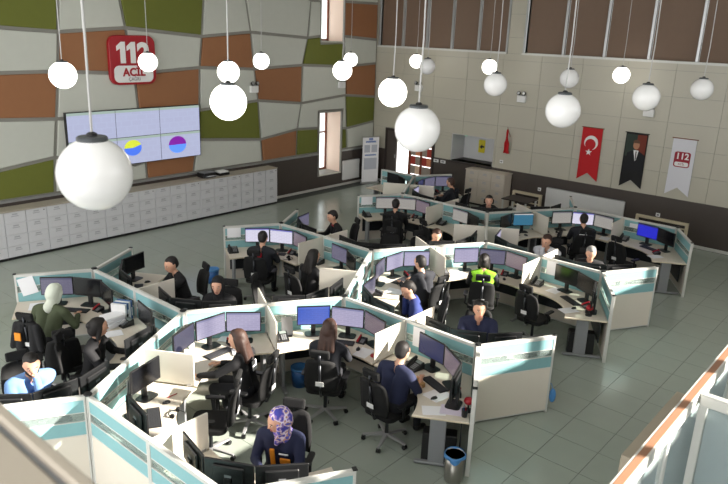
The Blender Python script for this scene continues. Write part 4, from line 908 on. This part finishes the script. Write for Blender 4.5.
def flower_mat():
    m = bpy.data.materials.new('scarf_flower'); m.use_nodes = True; MATS['scarf_flower'] = m; nt = m.node_tree; b = nt.nodes['Principled BSDF']; tc = nt.nodes.new('ShaderNodeTexCoord'); v = nt.nodes.new('ShaderNodeTexNoise'); v.inputs['Scale'].default_value = 16; v.inputs['Detail'].default_value = 1
    r = nt.nodes.new('ShaderNodeValToRGB'); r.color_ramp.interpolation = 'CONSTANT'; e = r.color_ramp.elements; e[0].color = rgb((70, 70, 170)); e[1].position = .43; e[1].color = rgb((150, 120, 190))
    for p, c in ((.5, (226, 214, 232)), (.58, (196, 150, 130)), (.64, (84, 90, 190))): q = e.new(p); q.color = rgb(c)
    nt.links.new(tc.outputs['Object'], v.inputs['Vector']); nt.links.new(v.outputs['Fac'], r.inputs[0]); nt.links.new(r.outputs[0], b.inputs['Base Color']); b.inputs['Roughness'].default_value = .7
flower_mat()
PE = [
 dict(key='blue', label='woman with long brown hair facing the blue monitor, back turned', k='blue', lx=1.42, ly=.08, hair=('long', 'hair_brown'), female=True, top='charcoal', head=(-5, 6)),
 dict(key='bin', label='man in a navy short-sleeved top at the desk beside the waste bin', k='bin', lx=1.22, ly=.05, turn=28, top='navy', short=True, hair=('short', 'hair_dark'), head=(15, 14), lean=10, hl=(.3, .2, .75), hr=(.40, -.12, .75), garment='shirt', extra=(('sleeve_badge', (0, -.235, .36), (.05, .012, .06), 'red'),)),
 dict(key='brown', label='woman with reddish-brown hair and white emblem on her back, arm reaching left', k='brown', lx=1.45, ly=-.05, turn=22, hair=('long', 'hair_brown'), female=True, top='black_cloth', hl=(.5, .32, .75), hr=(.42, -.1, .75), head=(10, 5), extra=(('back_emblem', (-.135, -.05, .30), (.012, .10, .13), 'white'),)),
 dict(key='scarf', label='woman in a flowered purple headscarf facing the camera', k='scarf', lx=1.36, ly=-.1, hair=('scarf', 'scarf_flower'), female=True, top='navy', head=(-48, 10), lean=12, hl=(.38, .10, .75), hr=(.38, -.12, .75), extra=(('yellow_stripe', (.118, -.06, .24), (.02, .05, .22), 'orange'), ('yellow_stripe', (.118, .07, .20), (.02, .11, .07), 'orange'), ('chest_print', (.125, .06, .30), (.014, .10, .018), 'white'), ('sleeve_badge', (0, .225, .36), (.05, .012, .05), 'red'))),
 dict(key='green', label='operator in a lime green vest with dark sleeves, back turned', k='green', lx=1.46, ly=0, top='lime', sleeve='charcoal', hair=('bun', 'hair_dark'), female=True, head=(-8, 0)),
 dict(key='dark', label='dark-haired man in a dark shirt seen from behind at the middle', k='dark', lx=1.30, ly=-.02, turn=-10, top='charcoal', hair=('short', 'hair_dark'), garment='shirt', lean=12),
 dict(key='rub', label='man rubbing his face with one hand, blue sleeve towards the camera', k='rub', lx=1.28, ly=-.08, turn=-20, top='navy_bright', hair=('short', 'hair_dark'), head=(10, 18), lean=16, hr='face', hl=(.40, .2, .75)),
 dict(key='navy', label='man in a navy uniform jacket facing the camera behind two monitors', k='navy', lx=1.30, ly=.02, turn=0, top='navy', hair=('short', 'hair_dark'), head=(14, 0), lean=8, extra=(('name_tape', (.122, .07, .33), (.012, .09, .02), 'white'),)),
 dict(key='radi', label='operator in a dark uniform with white lettering on the back', k='radi', lx=1.42, ly=.05, top='charcoal', hair=('short', 'hair_dark'), extra=(('back_lettering', (-.135, .0, .34), (.012, .16, .03), 'white'),)),
 dict(key='white', label='man in a white shirt bending over at his desk', k='white', lx=1.36, ly=-.2, turn=35, top='shirt_white', hair=('short', 'hair_brown'), lean=12, head=(-10, 12), garment='shirt', hl=(.44, .1, .76), hr='face'),
 dict(key='grey', label='grey-haired man bowed behind his monitors', k='grey', lx=1.14, ly=.1, top='black_cloth', hair=('short', 'hair_grey'), lean=12, head=(0, 14)),
 dict(key='reach', label='man in black stretching both arms towards the left screens', k='reach', lx=1.42, ly=-.08, turn=14, top='black_cloth', hair=('short', 'hair_dark'), lean=14, head=(8, 8), hl=(.54, .08, .75), hr=(.5, -.14, .75)),
 dict(key='veil', label='woman in a black veil facing the camera over dark monitors', k='veil', lx=1.12, ly=-.12, top='black_cloth', hair=('scarf', 'black_cloth'), female=True, head=(5, 2)),
 dict(key='patch', label='operator with a red square patch on the back of a dark jacket', k='patch', lx=1.36, ly=.02, top='charcoal', hair=('short', 'hair_dark'), extra=(('back_patch', (-.137, 0, .36), (.012, .075, .085), 'red'),)),
 dict(key='rear', label='dark-haired woman seen from behind between two dividers', k='rear', lx=1.30, ly=.30, turn=25, top='black_cloth', hair=('long', 'hair_dark'), female=True),
 dict(key='profile', label='man in profile with a red collar before the shiny floor', k='profile', lx=1.36, ly=.2, top='black_cloth', hair=('short', 'hair_dark'), lean=12, head=(0, 14), extra=(('red_collar', (.03, 0, .47), (.09, .13, .03), 'red'),)),
 dict(key='peek', label='man whose head alone shows over the monitors, looking down', k='peek', lx=1.12, ly=.34, turn=-20, top='charcoal', hair=('short', 'hair_brown'), lean=16, head=(-20, 12)),
 dict(key='clad', label='operator all in black at the far desk, back turned', k='clad', lx=1.5, ly=.02, top='black_cloth', hair=('short', 'hair_dark')),
 dict(key='clutter', label='person in a pale hood and camouflage sleeves reaching for a mouse', k='clutter', lx=1.40, ly=.02, top='camo', hair=('scarf', 'scarf_pale'), lean=24, hl=(.36, .2, .75), hr=(.46, -.22, .75), head=(-10, 10)),
 dict(key='badge', label='woman in a black jacket with a red sleeve badge and blue glove', k='badge', lx=1.24, ly=.32, turn=-20, top='black_cloth', hair=('bun', 'hair_dark'), female=True, head=(40, 2), hr=(.46, -.2, .75), hl=(.40, .2, .75), extra=(('sleeve_badge', (.0, .205, .33), (.06, .012, .06), 'red'),)),
 dict(key='blueman', label='bearded man in a light blue shirt resting his chin on his hand', k='blueman', lx=1.28, ly=.1, turn=-8, top='lightblue', hair=('beard', 'hair_dark'), lean=14, head=(-8, 8), hl='face', hr=(.40, -.15, .75), garment='shirt'),
 dict(key='orange', label='man with an orange bib at the farthest desk near the pale cabinets', k='orange', lx=1.5, ly=-.1, top='charcoal', hair=('short', 'hair_brown'), lean=12, extra=(('orange_bib', (.118, 0, .28), (.02, .16, .16), M('bib_orange', (226, 92, 40), .6)),)),
 dict(key='hidden', label='person mostly hidden behind a partition below the pale cabinets', k='hidden', lx=1.15, ly=-.02, top='black_cloth', hair=('short', 'hair_dark'), head=(0, 5)),
]
for p in PE:
    person(**p)
    chair('occupied black office chair at the %s' % ST[p['k']][2], at(p['k'], p['lx']+.06, p['ly'], p.get('turn', 0)), random.uniform(0, 70))
for k, lx, ly, tr, lab in [('vright', 1.36, .02, 25, 'empty black office chair at the vacant right-hand desk'), ('farright', 1.42, .05, 15, 'empty black office chair at the far-right blue screen'), ('lowleft', 1.34, .26, -20, 'empty black office chair turned sideways at the lower-left desk'),
    ('empty', 1.35, .1, 10, 'empty black office chair at the far desk behind the peeking man'), ('vblue', 1.5, .1, 30, 'empty black office chair behind the blue-screen partition'), ('tealscr', 1.5, -.1, 10, 'empty black office chair facing the teal screen'), ('vmid', 1.5, 0, -20, 'empty black office chair behind the central man'), ('clutter', 1.9, .62, 40, 'empty black office chair at the left edge before the cluttered desk')]:
    chair(lab, at(k, lx, ly, tr), random.uniform(0, 70))
# ================================================================ THINGS ON AND AROUND THE DESKS
def loc_m(k, x, y, z, a): return stm(k) @ Matrix.Translation((x, y, z)) @ Matrix.Rotation(R(a), 4, 'Z')
# desk beside the waste bin
keyboard('bin', .64, .08, 10); mouse('bin', .80, .40, 15); phone('bin', .72, -.42, 20); headset('bin', .83, -.50, 40); phone('bin', .50, .40, -20, True)
paper('bin', .72, .33, 20, .24, .30, 3, lab='stack of sunlit paper under the mouse'); paper('bin', .70, .72, -30, .22, .3, 2, 'paper_pink', 'pink-tinted printed sheets'); paper('bin', .93, .66, -20, .21, .28, 1, lab='white sheet at the edge')
t = thing('tan_box', 'small tan cardboard box on the desk beside the waste bin', 'box', mtx=loc_m('bin', .87, .03, ZD, 15)); put(MB().bb(-.06, .06, -.09, .09, 0, .06).mesh('body', M('cardboard', (176, 140, 92), .8, noise=.06), bevel=.003), 'body', t); put(MB().bb(-.065, .065, -.095, .0, .06, .066).mesh('flap', 'cardboard'), 'flap', t)
def beacon(k, x, y, lab):
    t = thing('red_beacon', lab, 'beacon', mtx=loc_m(k, x, y, ZD, 0)); put(cm('bcb', lambda: MB().lathe([(.055, 0), (.055, .02), (.012, .03), (.012, .10)], 14).mesh('base', 'black_plastic')), 'base', t); put(cm('bcd', lambda: MB().ball((0, 0, .14), (.06, .06, .05), 16, 10).mesh('dome', 'red', True)), 'dome', t)
beacon('bin', .52, .78, 'round red dome behind the edge-on monitor beside the waste bin')
def organiser(k, x, y, a, lab):
    t = thing('pen_holder', lab, 'pen holder', mtx=loc_m(k, x, y, ZD, a)); put(cm('org', lambda: MB().lathe([(.035, 0), (.04, .1), (.034, .1), (.03, .01)], 12).mesh('cup', 'black_plastic')), 'cup', t)
    for i, (c, dx, dy) in enumerate((('blue_plastic', .012, .004), ('red', -.01, .012), ('black_plastic', 0, -.014))): put(cm(('pen', c), lambda: MB().ring((0, 0, .01), (.012, .008, .16), .004, .004, 6).mesh('pen', c)), 'pen', t, (dx, dy, 0))
organiser('bin', .62, .88, 0, 'black pen holder at the end of the desk beside the waste bin')
# blue-screen desk
t = thing('document_stand', 'slim dark document stand left of the blue screen', 'stand', mtx=loc_m('blue', .66, -.72, ZD, 25)); put(MB().bb(-.06, .06, -.07, .07, 0, .012).mesh('base', 'black_plastic', bevel=.003), 'base', t); put(MB().box((-.02, 0, .15), (.012, .17, .28), Matrix.Rotation(R(-12), 3, 'Y')).mesh('board', 'grey_mid', bevel=.003), 'board', t)
paper('blue', .93, .50, -20, lab='white sheet beside the mouse'); t = thing('red_disc', 'flat red coaster beside the divider of the blue-screen desk', 'coaster', mtx=loc_m('blue', .985, .665, ZD, 0)); put(MB().lathe([(.055, 0), (.06, .004), (.06, .012), (.05, .016)], 16).mesh('disc', 'red'), 'disc', t); put(MB().lathe([(.03, .016), (.028, .03), (.01, .034)], 12).mesh('knob', 'red'), 'knob', t)
# brown-haired woman's desk
paper('brown', .46, .55, 30, .3, .42, 4, lab='spread of sunlit papers under the right monitor'); t = thing('flask', 'pale translucent flask at the corner of the brown-haired woman\'s desk', 'flask', mtx=loc_m('brown', .28, -.08, ZD, 0)); put(MB().lathe([(.04, 0), (.045, .02), (.045, .15), (.02, .19)], 14).mesh('body', 'lamp_off', True), 'body', t); put(MB().lathe([(.022, .19), (.022, .22)], 10).mesh('cap', 'white'), 'cap', t)
t = thing('keyboard_tray', 'dark folder lying open on the brown-haired woman\'s desk', 'folder', mtx=loc_m('brown', .88, .36, ZD, -30)); put(MB().bb(-.11, .11, -.16, .16, 0, .012).mesh('cover', 'black_plastic', bevel=.002), 'cover', t); put(MB().bb(-.10, .10, -.15, .15, .012, .018).mesh('pages', 'paper'), 'pages', t)
# lower-left vacant desk
t = thing('red_pen', 'red pen on the vacant lower-left desk', 'pen', mtx=loc_m('lowleft', .92, .55, ZD+.006, 30)); put(MB().ring((-.07, 0, 0), (.06, 0, 0), .006, .006, 8).mesh('barrel', 'red'), 'barrel', t); put(MB().ring((.06, 0, 0), (.08, 0, 0), .006, .001, 8).mesh('tip', 'black_plastic'), 'tip', t)
headset('lowleft', .92, .10, 60)
# vacant right-hand desk
paper('vright', .66, -.42, 20, .21, .3, 2, lab='white papers in front of the left monitor'); beacon('vright', .78, .72, 'round red dome at the near end of the vacant right-hand desk')
phone('farright', .80, -.74, 30); keyboard('farright', .66, -.05, 8); phone('farright', .78, .30, -20, True)
# red-badged woman's desk: binders, paper stacks
for i, (c, dy) in enumerate((('blue_plastic', 0), ('white', .055), ('blue_plastic', .11), ('white', .165))):
    t = thing('binder', '%s ring binder standing %s in the row behind the red-badged woman' % (['blue', 'white', 'blue', 'white'][i], ['first', 'second', 'third', 'fourth'][i]), 'binder', group='binders behind the red-badged woman', mtx=loc_m('badge', .80+.5*dy, -1.04+dy*.87, ZD, 60)); put(cm(('bnd', c), lambda: MB().bb(-.024, .024, -.12, .12, 0, .30).mesh('cover', c, bevel=.003)), 'cover', t); put(cm('bndl', lambda: MB().bb(-.015, .015, .12, .121, .06, .2).mesh('spine_label', 'paper')), 'spine_label', t)
for i, (x, y) in enumerate(((.98, -.78), (1.0, -.72))):
    pass
t = thing('paper_stack', 'tall stack of white paper reams on the red-badged woman\'s desk', 'paper', mtx=loc_m('badge', .98, -.78, ZD, 30))
for j in range(4): put(cm('ream', lambda: MB().bb(-.15, .15, -.11, .11, 0, .045).mesh('ream', 'paper', bevel=.003)), 'ream', t, (random.uniform(-.02, .02), random.uniform(-.02, .02), .047*j), (0, 0, R(random.uniform(-8, 8))))
paper('badge', 1.0, -.48, 10, lab='white sheet before the paper reams')
# cluttered desk at the left edge
paper('clutter', .72, -.62, 30, lab='crumpled white sheet'); keyboard('clutter', .70, .06, 5); phone('clutter', .60, .40, -20, True)
def pinned(k, side, s, z, w, h, mat, lab, tilt=0):
    sg = 1 if side == 'r' else -1; e = Vector((.5, sg*.866, 0)); n = Vector((.866, -sg*.5, 0)); p = e*s+n*.032
    o = put(MB().box((0, 0, 0), (w, .003, h)).mesh('pinned_sheet', mat), 'pinned_sheet', None, mtx=stm(k) @ Matrix.Translation((p.x, p.y, z)) @ Matrix.Rotation(math.atan2(e.y, e.x), 4, 'Z') @ Matrix.Rotation(R(tilt), 4, 'Y')); tag(o, lab, 'paper', 'sheets pinned to the partitions')
pinned('clutter', 'l', 1.02, 1.0, .24, .30, 'paper', 'tilted white sheet pinned at the left end of the cluttered desk', 14); pinned('clutter', 'l', .74, 1.0, .16, .24, 'paper_pink', 'pale pink sheet pinned left of the cluttered desk\'s monitors'); pinned('patch', 'l', 1.0, 1.06, .28, .20, 'paper', 'white sheet pinned on the left partition by the red-patch operator')
pinned('clad', 'l', .98, 1.06, .30, .2, 'paper', 'white sheet pinned on the left partition by the dark-clad operator'); pinned('dark', 'l', .62, 1.02, .2, .28, 'paper', 'white sheet pinned left of the dark-shirted man\'s monitors'); pinned('green', 'l', 1.0, 1.05, .2, .26, 'paper', 'white sheet pinned at the left end of the green-vest operator\'s desk'); pinned('vright', 'l', .95, 1.03, .22, .26, 'paper', 'white sheet pinned left of the vacant right-hand desk\'s monitors')
pinned('farright', 'l', .9, 1.05, .3, .1, 'paper', 'narrow white strip pinned on the far-right desk\'s partition'); pinned('bin', 'l', .95, 1.0, .2, .3, 'paper', 'white sheet pinned beside the divider of the waste-bin desk')
paper('dark', .93, -.42, 10, .24, .32, 2, lab='white sheets left of the keyboard'); paper('green', .66, -.50, 20, .22, .3, 2, lab='white sheets under the left monitor'); paper('rub', .86, .42, -20, lab='white sheet right of the keyboard'); paper('vright', .98, .45, 0, lab='white sheet near the front edge'); paper('farright', .93, .45, 0, lab='white sheet near the red phone'); paper('tealscr', .82, -.55, 20, lab='white sheet left of the keyboard'); paper('radi', .95, .62, -25, lab='white sheet at the right end')
# waste bin with blue liner
t = thing('waste_bin', 'round steel waste bin with blue liner under the front desk', 'bin', (12.0, -12.66, 0))
put(MB().lathe([(.105, 0), (.11, .01), (.122, .36), (.118, .36), (.102, .02)], 24).mesh('drum', 'steel_bin', True), 'drum', t); put(MB().lathe([(.124, .355), (.124, .368), (.117, .368), (.117, .355)], 24).mesh('rim', 'chrome', True), 'rim', t)
def liner():
    m = MB(); vs = []; n = 24
    for r, z, wob in ((.112, .26, .0), (.119, .372, .002), (.129, .374, .004), (.131, .34, .006), (.129, .31, .012)):
        for k in range(n): a = 2*math.pi*k/n; vs.append(((r+wob*math.sin(5*a))*math.cos(a), (r+wob*math.sin(5*a))*math.sin(a), z+wob*2*math.cos(3*a)))
    m.add(vs, [(i*n+k, i*n+(k+1) % n, (i+1)*n+(k+1) % n, (i+1)*n+k) for i in range(4) for k in range(n)]); return m.mesh('liner', 'blue_bag', True)
put(liner(), 'liner', t); put(MB().ball((.015, 0, .31), (.075, .08, .045), 10, 6).ball((-.035, .04, .31), (.045, .045, .04), 8, 6).mesh('rubbish', M('rubbish', (70, 52, 44), .9, noise=.3, scale=30)), 'rubbish', t)
# computer tower under the same desk, small blue bins, blue bag
def tower(k, x, y, a):
    t = thing('computer_tower', 'black computer tower under the %s' % ST[k][2], 'computer', group='computer towers under the desks', mtx=loc_m(k, x, y, 0, a)); put(cm('twr', lambda: MB().bb(-.21, .21, -.09, .09, .012, .42).mesh('case', 'black_plastic', bevel=.006)), 'case', t)
    put(cm('twrf', lambda: MB().bb(.21, .216, -.08, .08, .03, .40).mesh('front_panel', 'dark_metal')), 'front_panel', t); put(cm('twrb', lambda: MB().bb(.216, .219, -.05, .05, .33, .35).mesh('drive_slot', 'grey_mid')), 'drive_slot', t)
    for sy in (-.06, .06): put(cm('twrft', lambda: MB().bb(-.19, .19, -.012, .012, 0, .012).mesh('foot', 'black_plastic')), 'foot', t, (0, sy, 0))
for k in ('bin', 'vright'): tower(k, .80, .64, -30)
def small_bin(p, lab, mat='blue_plastic'):
    t = thing('waste_basket', lab, 'bin', p, 0, 'blue waste baskets'); put(cm('wb', lambda: MB().lathe([(.11, 0), (.135, .3), (.13, .3), (.105, .012)], 14).mesh('basket', 'blue_plastic', True)), 'basket', t); put(cm('wbl', lambda: MB().lathe([(.137, .27), (.142, .305), (.128, .305), (.12, .2)], 14).mesh('liner', 'blue_bag', True)), 'liner', t)
small_bin((4.62, -10.62, 0), 'blue waste basket at the end of the red-patch operator\'s desk'); small_bin((9.02, -12.35, 0), 'blue waste basket under the blue-screen desk')
t = thing('plastic_bag', 'blue plastic bag hooked on the partition end by the bright aisle', 'bag', (12.115, -10.36, .16)); put(MB().ball((.03, 0, .10), (.05, .045, .11), 10, 8).mesh('bag', 'blue_bag', True), 'bag', t); put(MB().tube([(.02, 0, .2), (.0, 0, .27), (-.03, 0, .27)], .005, 6).mesh('handle', 'blue_bag'), 'handle', t)
# jacket over the chair at the left edge
t = thing('jacket', 'black jacket with orange stripe over the chair at the left edge', 'jacket', mtx=at('clutter', 1.40, .02, 0) @ Matrix.Translation((-.40, 0, 0)))
jm = MB()
for s in (-1, 1): jm.capsule((0.02, s*.08, .98), .06, (-.02, s*.11, .55), .07, 10).capsule((0, s*.16, .96), .05, (-.03, s*.23, .62), .045, 10)
jme = remesh(jm, .016, 3); jme.materials.clear(); jme.materials.append(MATS['black_cloth']); jme.shade_smooth(); put(jme, 'shell', t); put(MB().box((-.075, .1, .80), (.02, .10, .12)).mesh('orange_stripe', 'orange', bevel=.004), 'orange_stripe', t)
# black headsets and phones elsewhere
for k, x, y, a in (('patch', .92, .45, 20), ('radi', .9, -.42, 30), ('dark', .95, .42, 0), ('navy', .9, -.4, 10), ('veil', .92, -.4, 60)): headset(k, x, y, a)
